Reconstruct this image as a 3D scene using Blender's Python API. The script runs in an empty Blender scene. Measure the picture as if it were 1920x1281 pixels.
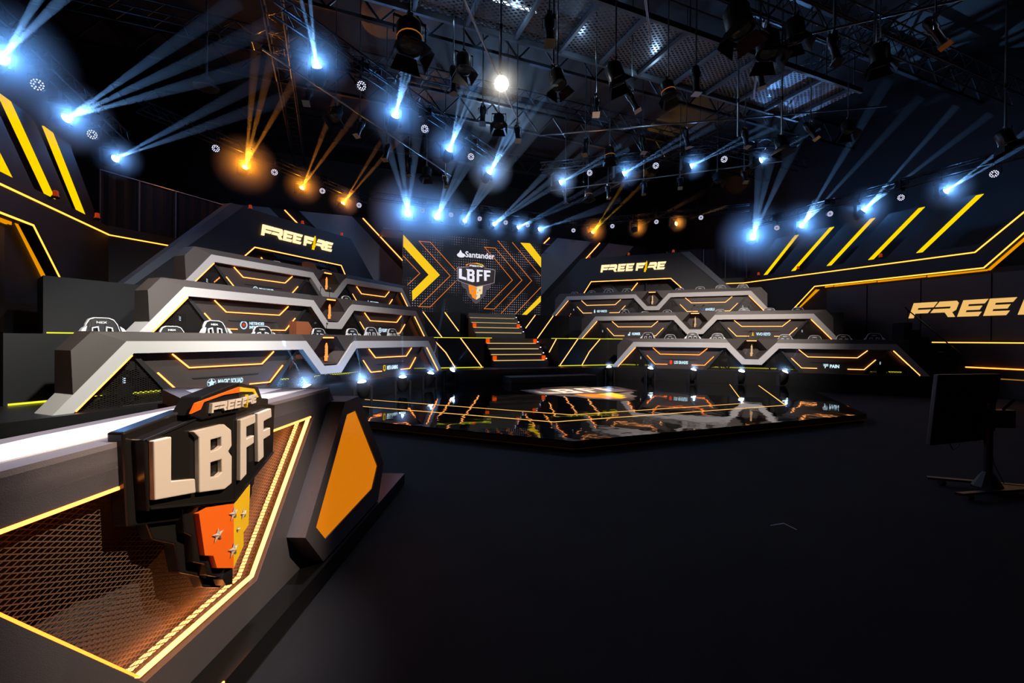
import bpy, bmesh, math, random
from mathutils import Vector, Matrix
from mathutils.geometry import tessellate_polygon
random.seed(7)
S = bpy.context.scene
COL = S.collection
R2 = math.sqrt(.5)
# ------------------------------------------------------------------ camera, world, exposure
cam_d = bpy.data.cameras.new('camera'); cam = bpy.data.objects.new('camera', cam_d); COL.objects.link(cam)
cam_d.sensor_width = 36; cam_d.lens = 832.2 * 36 / 1920; cam_d.clip_start = .05; cam_d.clip_end = 200
cam.matrix_world = (Matrix.Translation((-7.147, 0, 1.75)) @ Matrix.Rotation(math.radians(-22.364), 4, 'Z')
                    @ Matrix.Rotation(math.radians(90 - .306), 4, 'X') @ Matrix.Rotation(math.radians(.418), 4, 'Z'))
S.camera = cam
w = bpy.data.worlds.new('world'); S.world = w; w.use_nodes = True
w.node_tree.nodes['Background'].inputs[0].default_value = (.35, .45, 1, 1)
w.node_tree.nodes['Background'].inputs[1].default_value = .0012
S.view_settings.view_transform = 'Standard'; S.view_settings.look = 'None'
S.view_settings.exposure = 0.0; S.view_settings.gamma = 1; S.view_settings.use_curve_mapping = False
cy = S.cycles
cy.use_denoising = True
try: cy.denoiser = 'OPENIMAGEDENOISE'
except Exception: pass
cy.max_bounces = 5; cy.diffuse_bounces = 2; cy.glossy_bounces = 3; cy.transmission_bounces = 2
cy.volume_bounces = 0; cy.transparent_max_bounces = 24; cy.caustics_reflective = False; cy.caustics_refractive = False
cy.volume_step_rate = 3; cy.volume_max_steps = 64; cy.sample_clamp_indirect = 4; cy.use_light_tree = True

# ------------------------------------------------------------------ helpers
WM = {}
def wmat(o): return WM.get(o.name, Matrix.Identity(4)) if o else Matrix.Identity(4)
class Fr:
    def __init__(s, O=(0, 0, 0), X=(1, 0, 0), Y=(0, 1, 0), Z=(0, 0, 1)):
        s.O = Vector(O); s.X = Vector(X); s.Y = Vector(Y); s.Z = Vector(Z)
    def __call__(s, x, y, z): return s.O + s.X * x + s.Y * y + s.Z * z
    def at(s, x, y, z): return Fr(s(x, y, z), s.X, s.Y, s.Z)
ID = Fr()
class MB:
    def __init__(s, f=ID): s.f = f; s.v = []; s.q = []
    def vert(s, p, raw=False):
        s.v.append(Vector(p) if raw else s.f(*p)); return len(s.v) - 1
    def face(s, pts, raw=False):
        s.q.append([s.vert(p, raw) for p in pts]); return s
    def box(s, x0, x1, y0, y1, z0, z1, t=0):
        # t = taper of the top
        p = [(x0, y0, z0), (x1, y0, z0), (x1, y1, z0), (x0, y1, z0), (x0 + t, y0 + t, z1), (x1 - t, y0 + t, z1), (x1 - t, y1 - t, z1), (x0 + t, y1 - t, z1)]
        i = [s.vert(a) for a in p]
        for q in ((0, 3, 2, 1), (4, 5, 6, 7), (0, 1, 5, 4), (1, 2, 6, 5), (2, 3, 7, 6), (3, 0, 4, 7)): s.q.append([i[k] for k in q])
        return s
    def prism(s, loops, y0, y1, plane='xz', fy=None):
        # loops: outer (+ holes) in x,z; extruded along y.  plane 'xy' extrudes along z
        if not isinstance(loops[0][0], (tuple, list)): loops = [loops]
        def P(a, b, c):
            if fy: return fy(a, b, c)
            return (a, c, b) if plane == 'xz' else (a, b, c)
        flat = [p for l in loops for p in l]
        A = [s.vert(P(p[0], p[1], y0)) for p in flat]; B = [s.vert(P(p[0], p[1], y1)) for p in flat]
        if len(loops) == 1:
            s.q.append(A[:]); s.q.append(B[::-1])
        else:
            for t in tessellate_polygon([[Vector((p[0], p[1], 0)) for p in l] for l in loops]):
                s.q.append([A[k] for k in t]); s.q.append([B[k] for k in reversed(t)])
        o = 0
        for l in loops:
            n = len(l)
            for k in range(n):
                a, b = o + k, o + (k + 1) % n
                s.q.append([A[a], A[b], B[b], B[a]])
            o += n
        return s
    def tube(s, pts, r, n=6, raw=False, cap=True, r2=None):
        P = [Vector(p) if raw else s.f(*p) for p in pts]
        rings = []
        for k, p in enumerate(P):
            d = (P[min(k + 1, len(P) - 1)] - P[max(k - 1, 0)]).normalized()
            up = Vector((0, 0, 1)) if abs(d.z) < .95 else Vector((1, 0, 0))
            a = d.cross(up).normalized(); b = d.cross(a)
            sc = 1.0
            if 0 < k < len(P) - 1:
                c = (P[k] - P[k - 1]).normalized().dot((P[k + 1] - P[k]).normalized()); sc = 1 / max(.5, math.sqrt((1 + c) / 2))
            rr = r if r2 is None else r + (r2 - r) * k / (len(P) - 1)
            rings.append([s.vert(p + (a * math.cos(t) + b * math.sin(t)) * rr * (sc if n > 3 else 1), True) for t in [2 * math.pi * (j + .5) / n for j in range(n)]])
        for k in range(len(rings) - 1):
            for j in range(n):
                s.q.append([rings[k][j], rings[k][(j + 1) % n], rings[k + 1][(j + 1) % n], rings[k + 1][j]])
        if cap: s.q.append(rings[0][::-1]); s.q.append(rings[-1][:])
        return s
    def strip(s, pts, w=.025, d=.012, y=0.0):
        # flat bar following a polyline in the x,z plane, mitred, standing at depth y-d..y
        n = len(pts); L = []; Rr = []
        for k, p in enumerate(pts):
            a = Vector(pts[k]) - Vector(pts[k - 1]) if k else Vector(pts[1]) - Vector(pts[0])
            b = Vector(pts[k + 1]) - Vector(pts[k]) if k < n - 1 else a
            a.normalize(); b.normalize(); t = (a + b).normalized(); nn = Vector((-t.y, t.x)); m = w / 2 / max(.4, nn.dot(Vector((-a.y, a.x))))
            L.append(Vector(p) + nn * m); Rr.append(Vector(p) - nn * m)
        for k in range(n - 1):
            q = [L[k], L[k + 1], Rr[k + 1], Rr[k]]
            s.prism([(v.x, v.y) for v in q], y - d, y)
        return s
    def lathe(s, prof, n=16, f=None):
        # profile (r, h) about local z of f
        f = f or s.f; rings = []
        for r, h in prof:
            if r < 1e-6: rings.append([s.vert(f(0, 0, h), True)])
            else: rings.append([s.vert(f(r * math.cos(2 * math.pi * j / n), r * math.sin(2 * math.pi * j / n), h), True) for j in range(n)])
        for a, b in zip(rings, rings[1:]):
            for j in range(n):
                k = (j + 1) % n
                if len(a) == 1 and len(b) == 1: continue
                if len(a) == 1: s.q.append([a[0], b[k], b[j]])
                elif len(b) == 1: s.q.append([a[j], a[k], b[0]])
                else: s.q.append([a[j], a[k], b[k], b[j]])
        return s
    def build(s, name, m, parent=None, smooth=False, bevel=0, kind=None, label=None, group=None, cat=None):
        inv = wmat(parent).inverted()
        me = bpy.data.meshes.new(name); me.from_pydata([inv @ v for v in s.v], [], s.q); me.update()
        bm = bmesh.new(); bm.from_mesh(me); bmesh.ops.recalc_face_normals(bm, faces=bm.faces); bm.to_mesh(me); bm.free()
        if smooth:
            for p in me.polygons: p.use_smooth = True
            try: me.set_sharp_from_angle(angle=math.radians(40))
            except Exception: pass
        me.materials.append(m)
        o = bpy.data.objects.new(name, me); COL.objects.link(o)
        if parent: o.parent = parent; WM[o.name] = wmat(parent)
        if bevel:
            b = o.modifiers.new('bevel', 'BEVEL'); b.width = bevel; b.segments = 2; b.limit_method = 'ANGLE'
        if kind: o['kind'] = kind
        if label: o['label'] = label
        if cat: o['category'] = cat
        if group: o['group'] = group
        return o
def thing(name, label, cat, loc=(0, 0, 0), rz=0, group=None, kind=None):
    o = bpy.data.objects.new(name, None); COL.objects.link(o); o.empty_display_size = .1
    o.location = loc; o.rotation_euler = (0, 0, rz); o['label'] = label; o['category'] = cat
    if group: o['group'] = group
    if kind: o['kind'] = kind
    WM[o.name] = Matrix.Translation(loc) @ Matrix.Rotation(rz, 4, 'Z')
    return o
def copy_tree(o, parent=None):
    c = o.copy(); COL.objects.link(c)
    if parent: c.parent = parent
    for ch in list(o.children): copy_tree(ch, c)
    return c
def dup(root, loc, rz, label, group=None):
    c = copy_tree(root); c.location = loc; c.rotation_euler = (0, 0, rz); c['label'] = label
    if group: c['group'] = group
    WM[c.name] = Matrix.Translation(loc) @ Matrix.Rotation(rz, 4, 'Z')
    return c
def text_loops(body, size=1, bold=.0):
    cu = bpy.data.curves.new('t', 'FONT'); cu.body = body; cu.size = size; cu.offset = bold
    cu.resolution_u = 3; ob = bpy.data.objects.new('t', cu); COL.objects.link(ob)
    dg = bpy.context.evaluated_depsgraph_get(); me = bpy.data.meshes.new_from_object(ob.evaluated_get(dg))
    vs = [v.co.copy() for v in me.vertices]; fs = [list(p.vertices) for p in me.polygons]
    bpy.data.objects.remove(ob); bpy.data.curves.remove(cu); bpy.data.meshes.remove(me)
    return vs, fs
def text(mb, body, x0, x1, z0, z1, y=0, bold=.03, d=.004, fmap=None):
    vs, fs = text_loops(body, 1, bold)
    if not vs: return
    ax, bx = min(v.x for v in vs), max(v.x for v in vs); az, bz = min(v.y for v in vs), max(v.y for v in vs)
    def T(v, yy):
        x = x0 + (v.x - ax) / (bx - ax) * (x1 - x0); z = z0 + (v.y - az) / (bz - az) * (z1 - z0)
        return fmap(x, z, yy) if fmap else (x, yy, z)
    A = [mb.vert(T(v, y - d)) for v in vs]
    B = [mb.vert(T(v, y)) for v in vs]
    cnt = {}
    for f in fs:
        mb.q.append([A[i] for i in f]); mb.q.append([B[i] for i in reversed(f)])
        for i, j in zip(f, f[1:] + f[:1]):
            k = (min(i, j), max(i, j)); cnt[k] = cnt.get(k, 0) + 1
    for (i, j), c in cnt.items():
        if c == 1: mb.q.append([A[i], A[j], B[j], B[i]])

# ------------------------------------------------------------------ materials
MATS = {}
def mat(name, col, rough=.6, metal=0, em=None, es=0, bump=0, bscale=30, var=0, vscale=4, spec=.5, coat=0):
    m = bpy.data.materials.new(name); m.use_nodes = True; nt = m.node_tree; b = nt.nodes['Principled BSDF']
    b.inputs['Base Color'].default_value = (*col, 1); b.inputs['Roughness'].default_value = rough; b.inputs['Metallic'].default_value = metal
    b.inputs['Specular IOR Level'].default_value = spec
    if coat: b.inputs['Coat Weight'].default_value = coat
    if em: b.inputs['Emission Color'].default_value = (*em, 1); b.inputs['Emission Strength'].default_value = es
    if bump or var:
        tc = nt.nodes.new('ShaderNodeTexCoord')
    if var:
        n = nt.nodes.new('ShaderNodeTexNoise'); n.inputs['Scale'].default_value = vscale; n.inputs['Detail'].default_value = 5
        nt.links.new(tc.outputs['Object'], n.inputs['Vector'])
        r = nt.nodes.new('ShaderNodeValToRGB'); r.color_ramp.elements[0].position = .3; r.color_ramp.elements[1].position = .7
        r.color_ramp.elements[0].color = (*[c * (1 - var) for c in col], 1); r.color_ramp.elements[1].color = (*[min(1, c * (1 + var)) for c in col], 1)
        nt.links.new(n.outputs['Fac'], r.inputs['Fac']); nt.links.new(r.outputs['Color'], b.inputs['Base Color'])
    if bump:
        n2 = nt.nodes.new('ShaderNodeTexNoise'); n2.inputs['Scale'].default_value = bscale; n2.inputs['Detail'].default_value = 3
        nt.links.new(tc.outputs['Object'], n2.inputs['Vector'])
        bp = nt.nodes.new('ShaderNodeBump'); bp.inputs['Strength'].default_value = bump; bp.inputs['Distance'].default_value = .02
        nt.links.new(n2.outputs['Fac'], bp.inputs['Height']); nt.links.new(bp.outputs['Normal'], b.inputs['Normal'])
    MATS[name] = m; return m
def emis(name, col, st):
    m = bpy.data.materials.new(name); m.use_nodes = True; nt = m.node_tree; nt.nodes.clear()
    o = nt.nodes.new('ShaderNodeOutputMaterial'); e = nt.nodes.new('ShaderNodeEmission')
    e.inputs[0].default_value = (*col, 1); e.inputs[1].default_value = st; nt.links.new(e.outputs[0], o.inputs[0]); MATS[name] = m; return m
BAND = mat('desk_band_paint', (.50, .48, .46), .55, bump=.08, bscale=120)
FASC = mat('dark_fascia_paint', (.058, .047, .041), .5, bump=.05, bscale=90)
FACE = mat('recess_panel_paint', (.042, .032, .028), .55)
BLK = mat('matte_black', (.012, .012, .013), .6)
BLKG = mat('satin_black', (.015, .015, .017), .3)
GREYD = mat('dark_grey_paint', (.020, .0205, .023), .6)
GREYM = mat('mid_grey_paint', (.11, .125, .15), .6)
WALLK = mat('side_wall_black', (.011, .0105, .010), .55)
GREYB = mat('slanted_board_paint', (.26, .29, .33), .6)
GREYP = mat('grey_plank_paint', (.016, .0145, .014), .6)
CARPET = mat('black_carpet', (.016, .0155, .018), .85, bump=.6, bscale=400, var=.25, vscale=1.3, spec=.25)
GLOSS = mat('glossy_black_acrylic', (.003, .003, .0035), .03, bump=.3, bscale=1.2, spec=.8)
DECK = mat('stage_deck_black', (.009, .009, .009), .4)
METAL = mat('black_metal', (.03, .03, .034), .35, metal=.6)
STEEL = mat('aluminium', (.45, .47, .5), .28, metal=1)
TRUSS = mat('truss_black_steel', (.03, .032, .038), .38, metal=.6)
ROOF = mat('roof_sheet', (.006, .0045, .004), .7, var=.3, vscale=.6)
WHITE = mat('white_laminate', (.8, .8, .82), .45)
PODG = mat('podium_grey_paint', (.07, .067, .078), .5, bump=.15, bscale=260)
PODT = mat('podium_top_grey', (.19, .175, .20), .5, bump=.15, bscale=260)
CREAM = mat('sign_cream_paint', (.70, .64, .58), .35)
SORAN = mat('sign_orange_paint', (.95, .17, .015), .35)
SYEL = mat('sign_yellow_paint', (.95, .62, .02), .35)
SIGNB = mat('sign_black_plastic', (.012, .011, .011), .22)
SILV = mat('silver_star', (.75, .68, .6), .3, metal=.3)
LEATH = mat('black_leather', (.012, .012, .013), .4, bump=.2, bscale=60)
TRIMW = mat('white_piping', (.75, .75, .74), .5)
PLY = mat('plywood_back', (.15, .10, .07), .7, var=.15, vscale=3)
REDP = mat('red_beacon', (.5, .03, .01), .3, em=(1, .08, .0), es=.25)
ORB = mat('orange_lit_box', (.30, .09, .03), .6)  # orange light falling on the divider boxes, put into their colour
GRATE_C = (.22, .24, .28)
LED = emis('led_orange', (1, .25, .05), 4.8)
LEDN = emis('led_orange_bright', (1, .30, .07), 7)
LEDF = emis('led_warm', (1, .36, .10), 3.2)
RISER = mat('riser_black', (.005, .005, .005), .5)
LEDWL = emis('led_wall', (1, .37, .04), 2.8)
LEDG = emis('led_yellow_green', (.75, .72, .03), 1.5)
LEDR = emis('led_red_orange', (1, .19, .02), 4.2)
LEDS = emis('led_step', (1, .66, .25), 1.0)
BAR = emis('light_bar_yellow', (1, .60, .0), 1.15)
PORT = emis('display_orange', (1, .36, .0), .8)
TXTW = emis('backlit_cream', (1, .72, .38), 1.35)
TXTK = emis('knife_yellow', (1, .6, .0), .95)
TXTR = emis('display_text', (.95, .55, .16), .9)
LOGO = emis('logo_blue_white', (.62, .86, 1), 1.1)
LOGOR = emis('logo_red', (1, .06, .02), .9)
LOGOB = emis('logo_blue', (.05, .25, 1), .9)
SCY = emis('screen_yellow', (1, .62, .015), .95)
SCO = emis('screen_orange', (1, .27, .01), 1.0)
SCL = emis('screen_outline', (1, .25, .03), .7)
SCW = emis('screen_white', (.9, .88, 1), .95)
SCG = emis('screen_grey', (.16, .14, .17), .5)
SCC = emis('screen_cream', (1, .82, .45), .9)
PANEL = None
KNIFE = emis('knife_orange', (1, .30, .06), 1.4)
KNIFR = emis('knife_warm_white', (1, .62, .32), .75)
LENSW = emis('lens_blue_white', (.62, .84, 1), 14)
LENSF = emis('lens_floor', (.6, .8, 1), 8)
LENSO = emis('lens_orange', (1, .55, .1), 14)
LENSP = emis('lens_par', (.72, .72, 1), 2.2)
LENSK = emis('lens_white', (1, .95, .85), 12)
TUBE = emis('tube_cool_white', (.7, .85, 1), 5)
DECAL_G = mat('decal_grey', (.10, .085, .08), .3); DECAL_C = mat('decal_cream', (.75, .62, .5), .3)
DECAL_O = mat('decal_orange', (.9, .2, .01), .3); DECAL_Y = mat('decal_yellow', (.9, .55, .01), .3)

def panel_mat():
    # back-lit acrylic: slightly uneven translucency of the sheet
    m = bpy.data.materials.new('backlit_orange_acrylic'); m.use_nodes = True; nt = m.node_tree; b = nt.nodes['Principled BSDF']
    b.inputs['Base Color'].default_value = (.25, .09, .01, 1); b.inputs['Roughness'].default_value = .12
    b.inputs['Emission Color'].default_value = (1, .27, .004, 1); b.inputs['Emission Strength'].default_value = .62
    return m
PANEL = panel_mat()
def mesh_mat(name, col, k, wire, metal=.8, stretch=2.2):
    # expanded metal: diamond lattice of wires with open holes, in generated object coordinates
    m = bpy.data.materials.new(name); m.use_nodes = True; nt = m.node_tree; b = nt.nodes['Principled BSDF']; out = nt.nodes['Material Output']
    b.inputs['Base Color'].default_value = (*col, 1); b.inputs['Metallic'].default_value = metal; b.inputs['Roughness'].default_value = .35
    uv = nt.nodes.new('ShaderNodeUVMap'); sp = nt.nodes.new('ShaderNodeSeparateXYZ'); nt.links.new(uv.outputs[0], sp.inputs[0])
    def M(op, a, c):
        n = nt.nodes.new('ShaderNodeMath'); n.operation = op
        for i, x in enumerate((a, c)):
            if x is None: continue
            if isinstance(x, (int, float)): n.inputs[i].default_value = x
            else: nt.links.new(x, n.inputs[i])
        return n.outputs[0]
    x = M('MULTIPLY', sp.outputs[0], k / stretch); z = M('MULTIPLY', sp.outputs[1], k)
    res = None
    for s in (1, -1):
        t = M('ADD', x, M('MULTIPLY', z, s)); fr = M('FRACT', t, None); d = M('ABSOLUTE', M('SUBTRACT', fr, .5), None)
        g = M('GREATER_THAN', d, .5 - wire); res = g if res is None else M('MAXIMUM', res, g)
    tr = nt.nodes.new('ShaderNodeBsdfTransparent'); mx = nt.nodes.new('ShaderNodeMixShader')
    nt.links.new(res, mx.inputs[0]); nt.links.new(tr.outputs[0], mx.inputs[1]); nt.links.new(b.outputs[0], mx.inputs[2]); nt.links.new(mx.outputs[0], out.inputs[0])
    return m
MESHP = mesh_mat('expanded_metal', (.22, .14, .10), 50, .11, metal=.5)
MESHD = mesh_mat('desk_mesh', (.05, .045, .04), 30, .2)
MESHC = mesh_mat('catwalk_grating', GRATE_C, 9, .2, stretch=1.6)
def sheet(f, pts, name, m, parent, y):
    # a flat polygon with UVs in metres
    me = bpy.data.meshes.new(name); inv = wmat(parent).inverted()
    me.from_pydata([inv @ f(p[0], y, p[1]) for p in pts], [], [list(range(len(pts)))])
    u = me.uv_layers.new(name='UVMap')
    for i, l in enumerate(me.loops): u.data[i].uv = pts[l.vertex_index]
    me.materials.append(m); o = bpy.data.objects.new(name, me); COL.objects.link(o); o.parent = parent; WM[o.name] = wmat(parent)
    return o
HAZES = {}
def haze(dens, aniso=.2):
    k = (round(dens, 4), aniso)
    if k in HAZES: return HAZES[k]
    m = bpy.data.materials.new('thin_haze'); m.use_nodes = True; nt = m.node_tree; nt.nodes.clear()
    o = nt.nodes.new('ShaderNodeOutputMaterial'); v = nt.nodes.new('ShaderNodeVolumeScatter')
    v.inputs['Color'].default_value = (1, 1, 1, 1); v.inputs['Density'].default_value = dens; v.inputs['Anisotropy'].default_value = aniso
    nt.links.new(v.outputs[0], o.inputs['Volume']); m.cycles.homogeneous_volume = True; HAZES[k] = m; return m
def puff(dens):
    # added haze ball for lens bloom; halo fade put into the density
    k = ('puff', dens)
    if k in HAZES: return HAZES[k]
    m = bpy.data.materials.new('bloom_haze'); m.use_nodes = True; nt = m.node_tree; nt.nodes.clear()
    o = nt.nodes.new('ShaderNodeOutputMaterial'); v = nt.nodes.new('ShaderNodeVolumeScatter')
    tc = nt.nodes.new('ShaderNodeTexCoord'); vm = nt.nodes.new('ShaderNodeVectorMath'); vm.operation = 'DISTANCE'; vm.inputs[1].default_value = (.5, .5, .5)
    nt.links.new(tc.outputs['Generated'], vm.inputs[0])
    mr = nt.nodes.new('ShaderNodeMapRange'); mr.inputs['From Min'].default_value = .5; mr.inputs['From Max'].default_value = 0; mr.inputs['To Min'].default_value = 0; mr.inputs['To Max'].default_value = 1
    nt.links.new(vm.outputs['Value'], mr.inputs['Value'])
    pw = nt.nodes.new('ShaderNodeMath'); pw.operation = 'POWER'; pw.inputs[1].default_value = 1.6; nt.links.new(mr.outputs[0], pw.inputs[0])
    ml = nt.nodes.new('ShaderNodeMath'); ml.operation = 'MULTIPLY'; ml.inputs[1].default_value = dens; nt.links.new(pw.outputs[0], ml.inputs[0])
    v.inputs['Color'].default_value = (1, 1, 1, 1); v.inputs['Anisotropy'].default_value = 0; nt.links.new(ml.outputs[0], v.inputs['Density'])
    nt.links.new(v.outputs[0], o.inputs['Volume']); HAZES[k] = m; return m
def shaft_haze(P, dens, fall):
    # haze cut to the beam; its fade along the shaft put into density
    m = bpy.data.materials.new('shaft_haze'); m.use_nodes = True; nt = m.node_tree; nt.nodes.clear()
    o = nt.nodes.new('ShaderNodeOutputMaterial'); v = nt.nodes.new('ShaderNodeVolumeScatter')
    g = nt.nodes.new('ShaderNodeNewGeometry'); vm = nt.nodes.new('ShaderNodeVectorMath'); vm.operation = 'DISTANCE'; vm.inputs[1].default_value = P
    nt.links.new(g.outputs['Position'], vm.inputs[0])
    a = nt.nodes.new('ShaderNodeMath'); a.operation = 'MULTIPLY'; a.inputs[1].default_value = -1 / fall; nt.links.new(vm.outputs['Value'], a.inputs[0])
    e = nt.nodes.new('ShaderNodeMath'); e.operation = 'EXPONENT'; nt.links.new(a.outputs[0], e.inputs[0])
    ml = nt.nodes.new('ShaderNodeMath'); ml.operation = 'MULTIPLY'; ml.inputs[1].default_value = dens; nt.links.new(e.outputs[0], ml.inputs[0])
    v.inputs['Anisotropy'].default_value = .2; nt.links.new(ml.outputs[0], v.inputs['Density']); nt.links.new(v.outputs[0], o.inputs['Volume'])
    return m
def lamp(kind, name, loc, target, energy, col, size=.1, ang=40, blend=.5, parent=None):
    d = bpy.data.lights.new(name, kind); d.energy = energy; d.color = col
    if kind == 'AREA': d.size = size
    else: d.shadow_soft_size = size
    if kind == 'SPOT': d.spot_size = math.radians(ang); d.spot_blend = blend
    o = bpy.data.objects.new(name, d); COL.objects.link(o)
    q = (Vector(target) - Vector(loc)).to_track_quat('-Z', 'Y') if target is not None else Matrix.Identity(3).to_quaternion()
    M = Matrix.Translation(loc) @ q.to_matrix().to_4x4()
    if parent: o.parent = parent; o.matrix_local = wmat(parent).inverted() @ M
    else: o.matrix_world = M
    return o
# bare spots: stage wash, key light on the host desk, and added fills
lamp('SPOT', 'wash_left', (-6.4, 6.5, 7.6), (-8.5, 13.0, 1.8), 4400, (1, .95, .95), .15, 62, .8)
lamp('SPOT', 'wash_left_near', (-7.3, 4.6, 5.6), (-10.0, 9.4, 1.4), 3000, (1, .98, .9), .12, 48, .8)
lamp('SPOT', 'wash_right', (2.7, 7.3, 7.2), (7.2, 14.0, 2.0), 4200, (1, .88, .8), .15, 62, .8)
lamp('SPOT', 'wash_back', (0, 12.5, 8), (0, 24.7, 6.5), 700, (.75, .85, 1), .3, 110, .8)
lamp('SPOT', 'desk_key', (-4.2, .4, 5.2), (-7.75, 2.7, 1.0), 2100, (1, .74, .52), .05, 22, .7)
lamp('SPOT', 'desk_top_light', (-7.0, 3.4, 6.3), (-8.15, 2.85, 1.35), 1250, (.88, .88, 1), .10, 31, .6)
lamp('SPOT', 'decal_fill', (0, 12.2, 8), (0, 11.3, .18), 6000, (1, .85, .75), .1, 24, .6)  # added to brighten the decal, no fixture there
lamp('SPOT', 'rig_rim_fill', (1.0, 23.0, 10.4), (-2, 7, 7.8), 1100, (.45, .68, 1), .2, 100, .8)  # added blue spot for rim glints on the hanging lamps, no fixture there
lamp('SPOT', 'floor_wash', (3, 2, 8.5), (2.5, 4.0, 0), 60, (.72, .72, 1), .4, 120, 1)

# ------------------------------------------------------------------ the room
def struct(name, mb, m): return mb.build(name, m, kind='structure')
struct('floor', MB().box(-16, 16, -6, 28, -.1, 0), CARPET)
struct('wall_back', MB().box(-16, 16, 27.8, 28, 0, 12), BLK)
struct('wall_front', MB().box(-16, 16, -6.2, -6, 0, 12), BLK)
struct('wall_left', MB().box(-16.2, -16, -6, 28, 0, 12), BLK)
struct('wall_right', MB().box(16, 16.2, -6, 28, 0, 12), BLK)
struct('ceiling', MB().box(-16, 16, -6, 28, 12, 12.1), ROOF)
# roof joists
for k, y in enumerate((4.5, 9.0, 13.5, 18.0, 22.5)):
    j = thing('roof_joist', 'dark open web steel roof joist under the roof sheets, %s' % ['nearest above the camera', 'second row from the camera', 'third row, over the mid hall', 'fourth row, over the player desks', 'farthest, above the big screen'][k], 'roof joist', (0, y, 11))
    MB().box(-16, 16, y - .06, y + .06, 11.8, 11.92).build('top_chord', TRUSS, j)
    MB().box(-16, 16, y - .06, y + .06, 10.9, 11.0).build('bottom_chord', TRUSS, j)
    m = MB(); n = 22
    for i in range(n):
        x0 = -16 + 32 * i / n; x1 = -16 + 32 * (i + .5) / n; x2 = -16 + 32 * (i + 1) / n
        m.tube([(x0, y, 10.98), (x1, y, 11.82)], .035, 4); m.tube([(x1, y, 11.82), (x2, y, 10.98)], .035, 4)
    m.build('web', TRUSS, j)

# ------------------------------------------------------------------ FREE FIRE lettering
GL = {
 'F': [[(0, 0), (.3, 0), (.3, .3), (1.0, .3), (1.1, .54), (.36, .54), (.36, .66), (1.2, .66), (1.32, 1), (0, 1)]],
 'R': [[(-.02, .66), (.12, 1), (1.0, 1), (1.14, .86), (1.14, .44), (.98, .3), (1.22, 0), (.86, 0), (.6, .3), (-.16, .3), (-.06, .54), (.8, .54), (.8, .66)]],
 'E': [[(0, 0), (1.02, 0), (1.1, .26), (.34, .26), (.34, .38), (.96, .38), (1.02, .62), (.34, .62), (.34, .74), (1.08, .74), (1.18, 1), (0, 1)]],
 'I': [[(-.06, -.22), (.2, -.22), (.22, .06), (.32, .1), (.3, .2), (.24, .2), (.24, .95), (.14, 1.25), (.02, 1.0), (.0, .86), (.07, .8), (-.02, .68), (.06, .6), (-.02, .48), (.05, .4), (-.02, .28), (.02, .2), (-.1, .18), (-.08, .08), (-.04, .06)]]}
SEQ = [('F', 0), ('R', 1.30), ('E', 2.62), ('E', 3.86), ('F', 5.36), ('I', 6.68), ('R', 7.22), ('E', 8.46)]
def free_fire(mb_w, mb_k, x0, x1, z0, z1, y=0, d=.03, fmap=None, shear=.16):
    h = z1 - z0; tw = 9.64 + shear; sx = (x1 - x0) / tw
    for g, ox in SEQ:
        mb = mb_k if g == 'I' else mb_w
        for lp in GL[g]:
            L = [(x0 + (px + ox + shear * pz) * sx, z0 + pz * h) for px, pz in lp]
            mb.prism(L, y - d, y, fy=(lambda a, b, c: fmap(a, b, c)) if fmap else None)

# ------------------------------------------------------------------ stage frames
FLZ = (.65, 1.785, 2.95)
ROWS = [(7.094, 11.63), (7.025, 14.30), (7.13, 17.13)]
def row_frame(side, k):
    u, v = ROWS[k]; z = FLZ[k]
    return Fr((side * u, v, z), (side * R2, -R2, 0), (side * R2, R2, 0))   # x outward along the row, y to the back
def pl45(side, o, s0=0): # frame on the 45 degree plane u+v = o*sqrt2 ; x = s
    return Fr((side * o * R2, o * R2, 0), (side * R2, -R2, 0), (side * R2, R2, 0))
# --- stage decks (three tiers, mirrored plan)
def deck_plan(o, vc, s_out, back=23.6):
    uc = o * 2 ** .5 - vc; ue, ve = (o + s_out) * R2, (o - s_out) * R2
    return uc, ue, ve
t = thing('stage_riser', 'lowest black stage tier carrying the front player desks', 'stage', (0, 18, 0))
uc, ue, ve = deck_plan(13.08, 15.1, 2.55)
MB().prism([(-uc, 15.1), (uc, 15.1), (ue, ve), (ue + 1.2, ve + 1.2), (12.7, 17.3), (7.0, 23), (-7.0, 23), (-12.7, 17.3), (-ue - 1.2, ve + 1.2), (-ue, ve)], 0, .65, plane='xy').build('deck', DECK, t)
def led_on(parent, f, pts, w=.03, m=LED, y=0, d=.015, name='led_strip', label=None):
    return MB(f).strip(pts, w, d, y).build(name, m, parent, label=label)
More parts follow.
